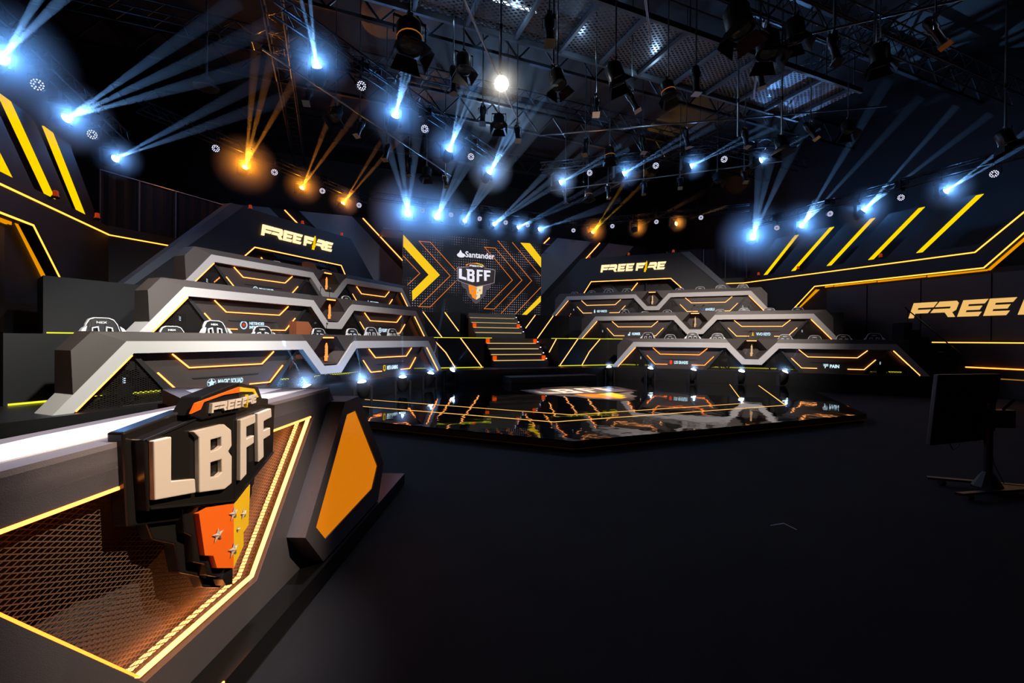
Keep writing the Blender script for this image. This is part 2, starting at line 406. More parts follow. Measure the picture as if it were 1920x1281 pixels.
# second tier
t2 = thing('stage_riser', 'middle black stage tier with slanted orange light lines on its front', 'stage', (0, 19, .65))
uc2, ue2, ve2 = deck_plan(14.95, 16.28, 1.75)
MB().prism([(-1.62, 16.28), (-1.22, 17.45), (1.22, 17.45), (1.62, 16.28), (uc2, 16.28), (ue2, ve2), (ue2 + 1.2, ve2 + 1.2), (12.9, 17.3), (7.2, 23), (-7.2, 23), (-12.9, 17.3), (-ue2 - 1.2, ve2 + 1.2), (-ue2, ve2), (-uc2, 16.28)], .65, 1.785, plane='xy').build('deck', RISER, t2)
FC = Fr((0, 16.28, 0))
for s in (1, -1):
    led_on(t2, FC, [(s * 2.56, 1.78), (s * 1.71, .68)], .03, LEDF)
    led_on(t2, FC, [(s * 3.66, 1.78), (s * 3.13, 1.24), (s * 2.77, .68)], .03, LEDF)
    if s > 0: led_on(t2, FC, [(1.53, 1.77), (1.08 + .12, 1.22)], .03, LEDF)
    led_on(t2, FC, [(s * 1.64, .66), (s * uc2, .66)], .022, LEDG)
    led_on(t2, FC, [(s * 1.3, 1.79), (s * uc2, 1.79)], .018, LEDG)
    f = pl45(s, 14.95)
    sa = (uc2 - 16.28) * R2
    led_on(t2, f, [(sa, .67), (1.7, .67)], .03, LEDG)
t3 = thing('stage_riser', 'highest black stage tier below the big screen with slanted light lines', 'stage', (0, 21, 1.785))
uc3, ue3, ve3 = deck_plan(17.05, 19.91, .5)
MB().prism([(-1.55, 19.91), (-1.2, 20.3), (1.2, 20.3), (1.55, 19.91), (uc3, 19.91), (ue3, ve3), (ue3 + .5, ve3 + .9), (12.9, 17.3), (6.4, 24.0), (-6.4, 24.0), (-12.9, 17.3), (-ue3 - .5, ve3 + .9), (-ue3, ve3), (-uc3, 19.91)], 1.785, 2.95, plane='xy').build('deck', RISER, t3)
FD = Fr((0, 19.91, 0))
for s in (1, -1):
    led_on(t3, FD, [(s * 3.28, 2.94), (s * 2.4, 1.8)], .035, LEDF)
    led_on(t3, FD, [(s * 2.28, 2.95), (s * 1.76, 2.29)] if s > 0 else [(-2.28, 2.95), (-1.62, 2.1)], .035, LEDF)
    f = pl45(s, 17.05); sa = (uc3 - 19.91) * R2
    led_on(t3, f, [(sa, 1.81), (.45, 1.81)], .025, LEDG)
# --- stairs
def stairs(label, vtop, ztop, dz, dv, n, loc):
    t = thing('staircase', label, 'stairs', loc)
    m = MB()
    for k in range(n):
        y0 = vtop - dv * k; z1 = ztop - dz * k
        m.box(-1.18, 1.18, y0 - dv * .0, vtop + .35, z1 - dz, z1) if k == 0 else m.box(-1.18, 1.18, y0, y0 + dv + .02, z1 - dz * (n - k), z1)
    m.build('steps', mat('step_front', (.16, .14, .11), .5), t)
    for k in range(n - 1):
        y0 = vtop - dv * k; z = ztop - dz * (k + 1)
        MB().box(-1.12, 1.12, y0 - .028, y0 - .004, z + .004, z + .026).build('led_strip', LEDS, t)
    for k in ((0, 3) if ztop < 2 else (2,)):
        y0 = vtop - dv * k; z = ztop - dz * (k + 1)
        for s in (-1, 1):
            MB().box(s * 1.08 - .08, s * 1.08 + .08, y0 - .05, y0 - .03, z + .03, z + .2).build('step_marker', REDM, t, label='glowing red corner marker')
    for k in range(n - 1):
        y0 = vtop - dv * k; z = ztop - dz * (k + 1)
        MB().box(1.19, 1.23, y0 - .05, y0 - .02, z + .06, z + .1).build('side_light', LENSP, t)
    return t
REDM = emis('marker_red', (1, .09, .0), .9)
stairs('upper flight of lit steps just below the big screen', 19.83, 2.95, .233, .29, 5, (0, 19.2, 1.785))
stairs('lower flight of lit steps rising from the stage floor', 17.41, 1.785, .227, .28, 5, (0, 16.7, .65))
s1 = thing('step_block', 'low black step block in front of the lower stairs', 'step', (0, 14.7, .18))
MB().box(-1.3, 2.2, 14.25, 15.1, .18, .42).build('block', GREYD, s1, bevel=.01)

# --- glossy platform on the floor
t = thing('glossy_platform', 'low octagonal mirror black platform with orange light lines', 'platform', (0, 10, 0))
PL = [(-3.65, 5.97), (3.65, 5.97), (8.0, 10.32), (5.2, 13.12), (3.3, 15.02), (-3.3, 15.02), (-8.0, 10.32)]
MB().prism(PL, .16, .18, plane='xy').build('top', GLOSS, t)
MB().prism(PL, .075, .1595, plane='xy').build('edge_fascia', mat('platform_fascia', (.035, .035, .045), .45), t)
MB().prism([(x * .985, 6.06 + (y - 5.97) * .985) for x, y in PL], 0.004, .075, plane='xy').build('base', mat('platform_base', (.07, .05, .03), .5), t)
def flat_strip(parent, pts, z, w, m):
    return MB(Fr((0, 0, z), (1, 0, 0), (0, 0, 1), (0, 1, 0))).strip(pts, w, .003, 0).build('led_strip', m, parent)
emis('led_under', (1, .45, .12), .008)
LEDP = emis('led_platform', (1, .5, .10), 1.5)
flat_strip(t, [(-6.9, 11.17), (-3.19, 7.49), (3.19, 7.49), (6.82, 11.12)], .1835, .028, LEDP)
flat_strip(t, [(-6.3, 11.9), (-2.47, 8.07), (2.47, 8.07), (6.15, 11.75)], .1835, .022, LEDP)
# glowing line under the fascia
MB().tube([(-3.62, 5.99, .05), (3.62, 5.99, .05), (7.9, 10.27, .05)], .006, 4).build('under_glow_strip', MATS['led_under'], t)
MB().tube([(-3.62, 5.99, .05), (-7.9, 10.27, .05)], .006, 4).build('under_glow_strip', MATS['led_under'], t)

# ------------------------------------------------------------------ LBFF shield (shared outlines, origin at centre, about .94 wide)
L_ = [(-.438, .345), (-.363, .345), (-.363, .165), (-.252, .14), (-.247, .078), (-.432, .112)]
B_ = [[(-.263, .345), (-.096, .345), (-.053, .309), (-.05, .234), (-.07, .212), (-.049, .183), (-.049, .055), (-.091, .041), (-.229, .072), (-.232, .312)],
      [(-.171, .289), (-.112, .289), (-.111, .246), (-.131, .237), (-.171, .235)], [(-.171, .187), (-.11, .185), (-.108, .125), (-.131, .114), (-.171, .12)]]
F1_ = [(-.006 + .014, .347), (.16, .347), (.163, .303), (.066, .3), (.066, .241), (.147, .241), (.145, .2), (.068, .195), (.069, .062), (.008, .047)]
F2_ = [(.186, .348), (.352, .348), (.36, .298), (.259, .292), (.257, .242), (.341, .242), (.341, .199), (.257, .194), (.261, .098), (.198, .086)]
HEXR = [(0, .39), (.19, .395), (.215, .398), (.455, .352), (.436, .07), (0, -.058)]
HEADR = [(0, .53), (.21, .486), (.262, .41), (.2, .385), (0, .385)]
TRL = [(-.271, .422), (-.247, .464), (0, .508), (0, .482), (-.094, .481), (-.206, .463), (-.223, .433)]
TRR = [(0, .508), (.152, .481), (.201, .432), (.173, .433), (.146, .467), (0, .484)]
ORL = [(0, -.06), (-.155, -.021), (-.18, -.032), (-.199, -.032), (-.167, -.233), (-.12, -.257), (-.1, -.324), (0, -.376)]
YER = [(0, -.06), (.165, -.022), (.15, -.227), (.097, -.245), (.097, -.313), (0, -.376)]
BKR = [(0, -.05), (.25, .01), (.24, -.1), (.205, -.13), (.195, -.25), (.135, -.29), (.12, -.35), (0, -.43)]
def mir(p): return [(-x, z) for x, z in p]
def star(cx, cz, r, n=5):
    return [(cx + (r if k % 2 == 0 else r * .4) * math.sin(math.pi * k / n), cz + (r if k % 2 == 0 else r * .4) * math.cos(math.pi * k / n)) for k in range(2 * n)]

# ------------------------------------------------------------------ host desk (podium) in the foreground
AZ = math.radians(23.5)
PF = Fr((-7.147, 0, 0), (math.sin(AZ), math.cos(AZ), 0), (-math.cos(AZ), math.sin(AZ), 0))
base_pt = PF(2.13, 2.2, 0)
pod = thing('host_desk', 'big angular grey host desk with glowing orange mesh window in the foreground', 'desk', base_pt)
MB(PF).prism([(-1.2, 1.373), (5.255, 1.373), (5.255, 3.3), (-1.2, 3.3)], .012, .14, plane='xy').build('plinth', mat('plinth_gloss', (.008, .008, .008), .16), pod)
HOLE = [(1.05, 1.18), (3.26, 1.18), (2.545, .335), (1.775, .335)]
body = [(.45, .14), (3.75, .14), (3.98, .8), (3.52, 1.33), (.74, 1.33), (.3, .8)]
MB(PF).prism([body, HOLE], 1.525, 1.66).build('front_panel', PODG, pod)
m = MB(PF)
for i in range(4):
    a, b = HOLE[i], HOLE[(i + 1) % 4]
    m.face([(a[0], 1.66, a[1]), (b[0], 1.66, b[1]), (b[0], 2.02, b[1]), (a[0], 2.02, a[1])])
m.build('window_reveal', PODG, pod)
MB(PF).box(.7, 3.6, 2.02, 2.05, .16, 1.25).build('window_back', PLY, pod)
m = MB(PF); m.prism([(.45, .14), (3.75, .14), (3.98, .8), (3.52, 1.33)], 1.66, 1.9); m.build('end_panel', PODG, pod)
# table top
TOP = [(.74, 1.525), (3.52, 1.525), (3.44, 2.74), (3.30, 2.707), (2.65, 2.0), (1.61, 2.0), (.96, 2.707), (.82, 2.74)]
MB(PF).prism(TOP, 1.25, 1.35, plane='xy').build('table_top', PODT, pod)
MB(PF).box(3.25, 3.42, 2.6, 2.7, .14, 1.25).build('rear_leg', PODG, pod)
MB(PF).box(.86, 1.02, 2.6, 2.7, .14, 1.25).build('rear_leg', PODG, pod)
MB(PF).prism([(.85, 1.62), (3.408, 1.637), (3.05, 1.79), (2.55, 1.90), (1.7, 1.90), (.9, 1.80)], 1.3502, 1.3545, plane='xy').build('white_inlay', WHITE, pod, label='white laminate inlay on the desk top')
MB(PF).prism([(3.223, 2.471), (3.337, 2.481), (3.391, 1.837), (3.044, 1.817), (2.9, 2.1)], 1.3502, 1.3545, plane='xy').build('white_inlay', WHITE, pod, label='white laminate inlay on the desk top')
# leds and mesh
W = [(1.08, 1.168), (1.75, .38), (2.51, .38), (3.18, 1.168)]
MB(PF).strip([(3.18, 1.165), (2.51, .38), (1.75, .38)], .014, .02, 1.545).build('led_strip', LEDN, pod)
MB(PF).strip([(1.75, .38), (1.07, 1.165)], .004, .02, 1.545).build('led_strip', LEDR, pod)
MB(PF).strip([(1.0, 1.172), (3.2, 1.172)], .012, .008, 1.530).build('led_strip', LED, pod)
W2 = [(3.03, 1.12), (2.47, .47), (1.82, .47)]
MB(PF).strip([(3.19, 1.13), (2.525, .365), (1.80, .36)], .011, .02, 1.63).build('inner_led_strip', LEDN, pod)
sheet(PF, HOLE, 'expanded_metal_mesh', MESHP, pod, 1.60)
# end block with glowing panel; a second one on the near end, mostly outside the frame
for sgn in (1, -1):
    def X(a): return a if sgn > 0 else 4.26 - a
    OUT = [(3.52, 1.24), (3.82, 1.247), (4.53, .47), (4.36, .15), (3.14, .15), (2.87, .44)]
    INN = [(3.558, 1.13), (3.752, 1.132), (4.337, .492), (4.185, .32), (3.172, .295), (3.023, .444)]
    MB(PF).prism([[(X(a), z) for a, z in OUT], [(X(a), z) for a, z in INN]], 1.40, 1.52).build('end_block_frame', PODG, pod)
    MB(PF).prism([(X(a), z) for a, z in OUT], 1.52, 1.62).build('end_block_back', PODG, pod)
    MB(PF).prism([(X(a), z) for a, z in INN], 1.41, 1.45).build('glowing_panel', PANEL, pod, label='back-lit orange acrylic panel')
# plinth light line at the near end
MB(PF).tube([(2.04, 1.376, .137), (1.3, 1.376, .137)], .006, 4).build('plinth_led', LED, pod)
# ---- the LBFF sign mounted on the desk
sg = thing('shield_sign', 'large black LBFF shield sign with raised cream letters on the host desk', 'sign', PF(2.13, 1.45, .54))
def SF(x, z, out): return (2.13 + x, 1.386 + .132 * abs(x) - out, 1 + z)
def sp(mb, loop, o0, o1):
    if not isinstance(loop[0][0], (tuple, list)): loop = [loop]
    mb.prism(loop, o0, o1, fy=lambda a, b, c: SF(a, b, c)); return mb
m = MB(PF)
for h in (HEXR, mir(HEXR)): sp(m, h, 0, -.06)
m.build('shield_plate', SIGNB, sg, bevel=.006)
m = MB(PF)
bk = [(0, .41), (.23, .43), (.485, .385), (.465, .02), (0, -.12)]
for h in (bk, mir(bk)): sp(m, h, -.05, -.115)
m.build('shield_back', SIGNB, sg, bevel=.008)
for s in (1, -1):
    sp(MB(PF), [(s * .45, .352), (s * .215, .399), (s * .21, .392), (s * .446, .345)], .006, 0).build('shield_rim', BLKG, sg)
    sp(MB(PF), [(s * .43, .075), (s * .0, -.05), (s * .0, -.042), (s * .43, .083)], .006, 0).build('shield_rim', BLKG, sg)
m = MB(PF)
for h in (HEADR, mir(HEADR)): sp(m, h, .015, -.08)
m.build('crest', SIGNB, sg, bevel=.005)
sp(MB(PF), TRL, .022, .012).build('orange_trim', SORAN, sg); sp(MB(PF), TRR, .022, .012).build('yellow_trim', SYEL, sg)
m1, m2 = MB(PF), MB(PF)
free_fire(m1, m2, -.175, .165, .409, .452, .012, -.018, fmap=lambda a, b, c: SF(a, b, c))
m1.build('crest_lettering', CREAM, sg, label='raised cream FREE FIRE letters'); m2.build('crest_knife', SYEL, sg)
for nm, lp in (('letter_l', L_), ('letter_b', B_), ('letter_f', F1_), ('letter_f', F2_)):
    sp(MB(PF), lp, .024, 0).build(nm, CREAM, sg, bevel=.004)
m = MB(PF)
for h in (BKR, mir(BKR)): sp(m, h, -.03, -.1)
bk2 = [(0, -.03), (.38, .02), (.345, -.083), (.245, -.148), (.22, -.285), (.12, -.355), (.095, -.42), (0, -.475)]
for h in (bk2, mir(bk2)): sp(m, h, -.07, -.125)
m.build('lower_back', SIGNB, sg, bevel=.006)
sp(MB(PF), [(-.06, -.40), (0, -.376), (0, -.455), (-.04, -.44)], -.01, -.06).build('tip', SIGNB, sg)
sp(MB(PF), ORL, -.005, -.03).build('orange_field', SORAN, sg); sp(MB(PF), YER, -.005, -.03).build('yellow_field', SYEL, sg)
for cx, cz, r in ((-.004, -.108, .034), (.087, -.145, .029), (.035, -.2, .014), (-.1, -.17, .035), (-.004, -.283, .038)):
    mm = MB(PF); st = star(cx, cz, r); c = SF(cx, cz, .010)
    for k in range(10):
        a, b = st[k], st[(k + 1) % 10]; mm.face([SF(*a, .0), SF(*b, .0), c])
    mm.build('star', SILV, sg, label='small silver star')

# ------------------------------------------------------------------ player desks
TEAMS = {(-1, 0): ('MAGIC SQUAD', 'META GAMING'), (-1, 1): ('NETSHOES|MINERS', 'FLUXO'), (-1, 2): ('TEAM LIQUID', 'YEAH GAMING'),
         (1, 0): ('PAIN', 'LOS GRANDES'), (1, 1): ('VIVO KEYD', 'HUMMER'), (1, 2): ('ANGELS', 'GO VASCO')}
def logo_mark(parent, f, cx, cz, h, kind):
    m = MB(f); y = -.006
    if kind in ('MAGIC SQUAD', 'YEAH GAMING'):
        m.prism(star(cx, cz, h * .55), y - .004, y); mt = LOGO
        if kind == 'MAGIC SQUAD':
            m.prism([[(cx + h * .52 * math.cos(a), cz + h * .52 * math.sin(a)) for a in [k * .3927 for k in range(16)]], [(cx + h * .48 * math.cos(a), cz + h * .48 * math.sin(a)) for a in [k * .3927 for k in range(16)]]], y - .002, y)
    elif kind == 'META GAMING':
        m.prism([[(cx - h * .3, cz + h * .4), (cx, cz + h * .55), (cx + h * .3, cz + h * .4), (cx + h * .3, cz - h * .4), (cx, cz - h * .6), (cx - h * .3, cz - h * .4)],
                 [(cx - h * .18, cz + h * .3), (cx, cz + h * .38), (cx + h * .18, cz + h * .3), (cx + h * .18, cz - h * .25), (cx, cz - h * .35), (cx - h * .18, cz - h * .25)]], y - .004, y); mt = TXTK
    elif kind in ('LOS GRANDES',):
        m.prism([(cx - h * .28, cz + h * .35), (cx, cz + h * .55), (cx + h * .28, cz + h * .35), (cx + h * .28, cz - h * .35), (cx, cz - h * .55), (cx - h * .28, cz - h * .35)], y - .004, y); mt = LOGOR
    elif kind == 'PAIN':
        for dz in (0, -.3): m.prism([(cx - h * .5, cz + h * (.45 + dz)), (cx + h * .5, cz + h * (.45 + dz)), (cx + h * .42, cz + h * (.28 + dz)), (cx - h * .3, cz + h * (.28 + dz))], y - .004, y)
        m.prism([(cx - h * .05, cz + h * .1), (cx + h * .12, cz + h * .1), (cx - h * .08, cz - h * .5), (cx - h * .22, cz - h * .3)], y - .004, y); mt = LOGO
    elif kind == 'ANGELS':
        for s in (-1, 1): m.prism([(cx, cz - h * .5), (cx + s * h * .2, cz - h * .1), (cx + s * h * .6, cz + h * .5), (cx + s * h * .35, cz - h * .1)], y - .004, y)
        mt = LOGOB
    elif kind == 'HUMMER':
        m.prism([(cx - h * .35, cz - h * .5), (cx + h * .2, cz - h * .5), (cx + h * .3, cz + h * .55), (cx + h * .02, cz + h * .4), (cx, cz - h * .1), (cx - h * .3, cz)], y - .004, y); mt = LOGO
    elif kind == 'GO VASCO':
        m.prism([(cx - h * .2, cz - h * .5), (cx + h * .2, cz - h * .5), (cx + h * .2, cz + h * .1), (cx, cz + h * .7), (cx - h * .2, cz + h * .1)], y - .004, y); mt = LOGO
    elif kind == 'VIVO KEYD':
        m.prism([(cx - h * .3, cz - h * .4), (cx + h * .3, cz - h * .4), (cx + h * .1, cz - h * .1), (cx + h * .12, cz + h * .4), (cx - h * .12, cz + h * .4), (cx - h * .1, cz - h * .1)], y - .004, y); mt = TXTK
    else:
        ring = lambda r: [(cx + r * math.cos(k * .3927), cz + r * math.sin(k * .3927) * 1.1) for k in range(16)]
        m.prism([ring(h * .5), ring(h * .36)], y - .004, y); mt = LOGO
        m.build('team_badge', mt, parent)
        m = MB(f); m.prism(star(cx, cz, h * .3), y - .004, y); mt = LOGOR if kind.startswith('NET') else LOGO
    m.build('team_badge', mt, parent)
ORD = ['front', 'middle', 'top']
for side in (-1, 1):
    for k in range(3):
        f = row_frame(side, k); u, v = ROWS[k]
        sn = 'left' if side < 0 else 'right'
        a, b = TEAMS[(side, k)]
        t = thing('player_desk', '%s tier player desk on the %s stage reading %s and %s' % (ORD[k], sn, a.replace('|', ' ').title(), b.title()), 'gaming desk', f(0, .3, 0), group='three-tier player desks with grey angular bands')
        ft = f if side > 0 else Fr(f.O, -f.X, f.Y, f.Z)   # reading direction left to right
        led = LED if side < 0 else LEDF
        # zig-zag grey band
        up = [(5.06, 0), (4.2, 1.025), (.76, 1.025), (.22, .428)]; lo = [(4.83, 0), (4.1, .833), (.85, .833), (.32, .235)]
        loop = up + [(-x, z) for x, z in reversed(up)] + [(-x, z) for x, z in lo] + [(x, z) for x, z in reversed(lo)]
        MB(f).prism(loop, 0, .2).build('grey_band', BAND, t)
        for s in (-1, 1):
            MB(f).prism([(s * 5.06, 0), (s * 4.3, .905), (s * 4.13, .8), (s * 4.85, 0)], .2, .49).build('side_leg', BAND, t)
            m = MB(f)
            G, C_, E_, F_ = (s * 4.84, 0, .262), (s * 4.2, 0, 1.025), (s * 4.6, .06, 1.173), (s * 4.84, .06, .892)
            m.face([G, C_, E_, F_]); m.face([G, F_, (s * 4.84, .5, .892), (s * 4.84, .5, .262)]); m.face([F_, E_, (s * 4.6, .5, 1.173), (s * 4.84, .5, .892)])
            m.face([(s * 4.84, .5, .262), (s * 4.84, .5, .892), (s * 4.6, .5, 1.173), (s * 4.2, .5, 1.025)])
            m.build('corner_fascia', FASC, t)
        m = MB(f)
        for s in (-1, 1):
            m.face([(s * 4.2, 0, 1.025), (s * .76, 0, 1.025), (s * .86, .05, 1.173), (s * 4.6, .06, 1.173)])
            m.face([(s * .76, 0, 1.025), (s * .22, 0, .43), (s * .32, .04, .46), (s * .86, .05, 1.173)])
        m.build('top_fascia', FASC, t)
        MB(f).box(-4.6, 4.6, .055, .5, 1.14, 1.173).build('top_shelf', FASC, t)
        hexo = [(-.86, 1.172), (.86, 1.172), (.32, .46), (-.32, .46)]
        hexn = [(-.21, 1.13), (.21, 1.13), (.50, .775), (.24, .475), (-.24, .475), (-.50, .775)]
        MB(f).prism([hexo, hexn], .05, .075).build('niche_front', FASC, t)
        m = MB(f)
        for i in range(6):
            p, q = hexn[i], hexn[(i + 1) % 6]; m.face([(p[0], .075, p[1]), (q[0], .075, q[1]), (q[0] * .62, .42, .75 + (q[1] - .75) * .75), (p[0] * .62, .42, .75 + (p[1] - .75) * .75)])
        m.face([(p[0] * .62, .42, .75 + (p[1] - .75) * .75) for p in hexn])
        m.build('niche', FACE, t)
        ledk = KNIFE if side < 0 else KNIFR
        MB(f).box(-.16, .16, .09, .12, 1.09, 1.115).build('niche_led', LED if side < 0 else LEDF, t)
        MB(ft).prism([(x * .24 - .02, .6 + z * .30) for x, z in GL['I'][0]], .16, .2).build('knife_emblem', ledk, t, label='glowing knife emblem')
        # table top behind, legs
        MB(f).box(-4.5, 4.5, .5, 1.1, .70, .74).build('table_top', BLK, t)
        for x in (-4.2, -2.5, -.7, .7, 2.5, 4.2): MB(f).box(x - .03, x + .03, .95, 1.05, 0, .70).build('table_leg', METAL, t)
        # outer edge leds on both ends
        for s in (-1, 1):
            MB(f).strip([(s * 4.81, .02), (s * 4.12, .805)], .028, .02, .02).build('edge_led', LED, t)
        # recessed panels
        for s, name in ((1, a), (-1, b)):
            cx = s * 2.475; fp = f.at(cx, .16, 0)
            P = [(-1.63, .84), (1.63, .84), (.9, 0), (-.9, 0)]
            MB(fp).prism(P, 0, .03).build('recessed_panel', FACE, t)
            for q in (-1, 1):
                MB(fp).prism([(q * 1.63, .84), (q * 1.56, .84), (q * .83, 0), (q * .98, 0)], -.05, .06).build('strut', BLK, t)
            MB(fp).prism([(-.66, .365), (.66, .365), (.62, .345), (-.62, .345)], -.012, 0).build('nameplate_ledge', BLK, t)
            ll = LEDR if (side, k, s) == (1, 0, -1) else led
            MB(fp).strip([(-.99, .80), (-.715, .55), (.715, .55), (.99, .80)], .021, .018, -.012).build('led_strip', ll, t)
            MB(fp).strip([(-1.215, .495), (-.90, .155), (-.44, .155)], .021, .018, -.012).build('led_strip', ll, t)
            MB(fp).strip([(1.215, .495), (.90, .155), (.44, .155)], .021, .018, -.012).build('led_strip', ll, t)
            MB(fp).box(-1.7, 1.7, -.03, .1, -.002, .004).build('kick_plate', FACE, t)
            fx = fp if side > 0 else Fr(fp.O, -fp.X, fp.Y, fp.Z)
            txt = MB(fx)
            if '|' in name:
                text(txt, name.split('|')[0], -.12, .28, .27, .345, -.004, .04); text(txt, name.split('|')[1], -.12, .28, .17, .25, -.004, .04)
                logo_mark(t, fx, -.27, .26, .19, name)
            else:
                wd = {'PAIN': .27, 'FLUXO': .28, 'HUMMER': .36, 'ANGELS': .40}.get(name, .5)
                x0 = -wd / 2 + (.07 if wd < .45 else .06)
                text(txt, name, x0, x0 + wd, .18, .30, -.004, .04)
                logo_mark(t, fx, x0 - .12, .24, .16, name)
            txt.build('team_name', LOGO, t, label='lit white lettering')
        sheet(f, [(4.1, .83), (4.83, 0), (3.4, 0)], 'mesh_panel', MESHD, t, .16)
        sheet(f, [(-4.1, .83), (-4.83, 0), (-3.4, 0)], 'mesh_panel', MESHD, t, .16)
        sheet(f, [(1.56, 0), (.85, .83), (.32, .235), (-.32, .235), (-.85, .83), (-1.56, 0)], 'mesh_panel', MESHD, t, .16)

# desktop computers under the outer ends, gooseneck lamps, dividers behind the front desks
def pc_tower(loc, rz, label):
    t = thing('computer_tower', label, 'computer', loc, rz, group='computer towers standing below the player desks'); f = Fr(loc, (math.cos(rz), math.sin(rz), 0), (-math.sin(rz), math.cos(rz), 0))
    MB(f).box(-.11, .11, -.22, .22, .02, .47).build('case', BLKG, t, bevel=.008)
    MB(f).box(-.04, .0, -.228, -.221, .32, .42).build('status_light', LOGO, t)
    MB(f).box(-.1, .1, -.2, .2, 0, .02).build('feet', BLK, t)
    return t
for side in (-1, 1):
    for k in range(3):
        f = row_frame(side, k); rz = math.atan2(f.Y.y, f.Y.x) - math.pi / 2
        for x in (3.95, -3.95):
            pc_tower(f(x, .75, 0), rz, 'black computer tower behind the mesh at the %s end of the %s %s desk' % ('outer' if x > 0 else 'inner', ORD[k], 'left' if side < 0 else 'right'))
        # gooseneck microphones above the middle niche
        for j, x in enumerate((-.12, .24)):
            p = f(x, .3, 1.173)
            g = thing('gooseneck_microphone', 'thin black gooseneck microphone %s of the pair above the %s %s desk niche' % ('inner one' if j == 0 else 'outer one', ORD[k], 'left' if side < 0 else 'right'), 'microphone', p, group='gooseneck microphones over the knife niches')
            MB(f.at(x, .3, 1.173)).lathe([(0, 0), (.05, 0), (.05, .02), (.015, .03), (.0, .03)], 10).build('base', BLK, g)
            MB(f.at(x, .3, 1.173)).tube([(0, 0, .02), (0, 0, .12), (.02, -.03, .22), (.07, -.1, .27)], .008, 5).build('stem', BLK, g)
            MB(f.at(x, .3, 1.173)).tube([(.07, -.1, .27), (.12, -.15, .275)], .026, 8).build('head', BLK, g)
for k, x0, x1, yy, zz in ((0, -.65, -.08, 1.26, 1.52), (2, -.64, -.11, 1.24, 1.61)):
    f = row_frame(-1, k)
    c = thing('desk_divider', 'orange-brown clipped-corner divider box behind the %s left desk' % ORD[k], 'divider', f((x0 + x1) / 2, yy, 0), group='divider boxes behind the left desks')
    MB(f).prism([(x1, 0), (x0, 0), (x0, zz - .25), (x0 + (x1 - x0) * .33, zz), (x1, zz)], yy, yy + .25).build('box', ORB, c)

# ------------------------------------------------------------------ gaming chairs
def make_chair():
    t = thing('gaming_chair', 'black gaming chair with white piping', 'chair', (0, 0, 0))
    hb = [(.22, .44), (.29, .62), (.29, 1.02), (.25, 1.12), (.225, 1.18), (.205, 1.27), (.16, 1.35), (.09, 1.38)]
    lp = hb + [(-x, z) for x, z in reversed(hb)]
    def lean(a, b, c): return (a, c + (b - .45) * .16, b)
    slots = [[(.04, 1.10), (.145, 1.08), (.135, 1.22), (.05, 1.24)], [(-.04, 1.10), (-.05, 1.24), (-.135, 1.22), (-.145, 1.08)]]
    MB().prism([lp] + slots, .02, .11, fy=lean).build('backrest', LEATH, t, bevel=.015)
    big = [(x * 1.012 + (.002 if x > 0 else -.002), .44 + (z - .44) * 1.004) for x, z in lp]
    sm = [(x * .985, .44 + (z - .44) * .99) for x, z in lp]
    MB().prism([big, sm], .005, .06, fy=lean).build('white_piping', TRIMW, t)
    m = MB()
    for s in slots:
        c = (sum(p[0] for p in s) / 4, sum(p[1] for p in s) / 4)
        m.prism([s, [(c[0] + (p[0] - c[0]) * .72, c[1] + (p[1] - c[1]) * .72) for p in s]], .0, .03, fy=lean)
    m.build('slot_rim', TRIMW, t)
    for s in (-1, 1): MB().prism([(s * .215, 1.24), (s * .235, 1.16), (s * .31, 1.02), (s * .33, 1.10), (s * .27, 1.2)], -.05, .03, fy=lean).build('shoulder_wing', TRIMW, t)
    m = MB(); text(m, 'NEX', -.07, .07, 1.285, 1.32, .012, .02, fmap=lambda a, b, c: lean(a, b, c)); m.build('headrest_text', TRIMW, t)
    MB().box(-.26, .26, -.48, .06, .42, .52, .015).build('seat', LEATH, t, bevel=.02)
    for s in (-1, 1):
        a = MB().box(s * .33 - .04, s * .33 + .04, -.32, -.02, .68, .71).tube([(s * .33, -.17, .68), (s * .33, -.17, .44), (s * .1, -.17, .41)], .02, 6).build('armrest', BLK, t)
    MB().lathe([(.03, .1), (.03, .4), (.1, .41), (.1, .42)], 10, Fr((0, -.2, 0))).build('gas_lift', METAL, t)
    b = MB()
    for k in range(5):
        an = 2 * math.pi * k / 5; c, s = math.cos(an), math.sin(an)
        b.tube([(0, -.2, .12), (.32 * c, -.2 + .32 * s, .08)], .022, 5)
    base = b.build('star_base', BLK, t)
    for k in range(5):
        an = 2 * math.pi * k / 5; c, s = math.cos(an), math.sin(an)
        MB().tube([(.32 * c - .025, -.2 + .32 * s, .032), (.32 * c + .025, -.2 + .32 * s, .032)], .032, 8).build('caster', BLK, t)
    return t
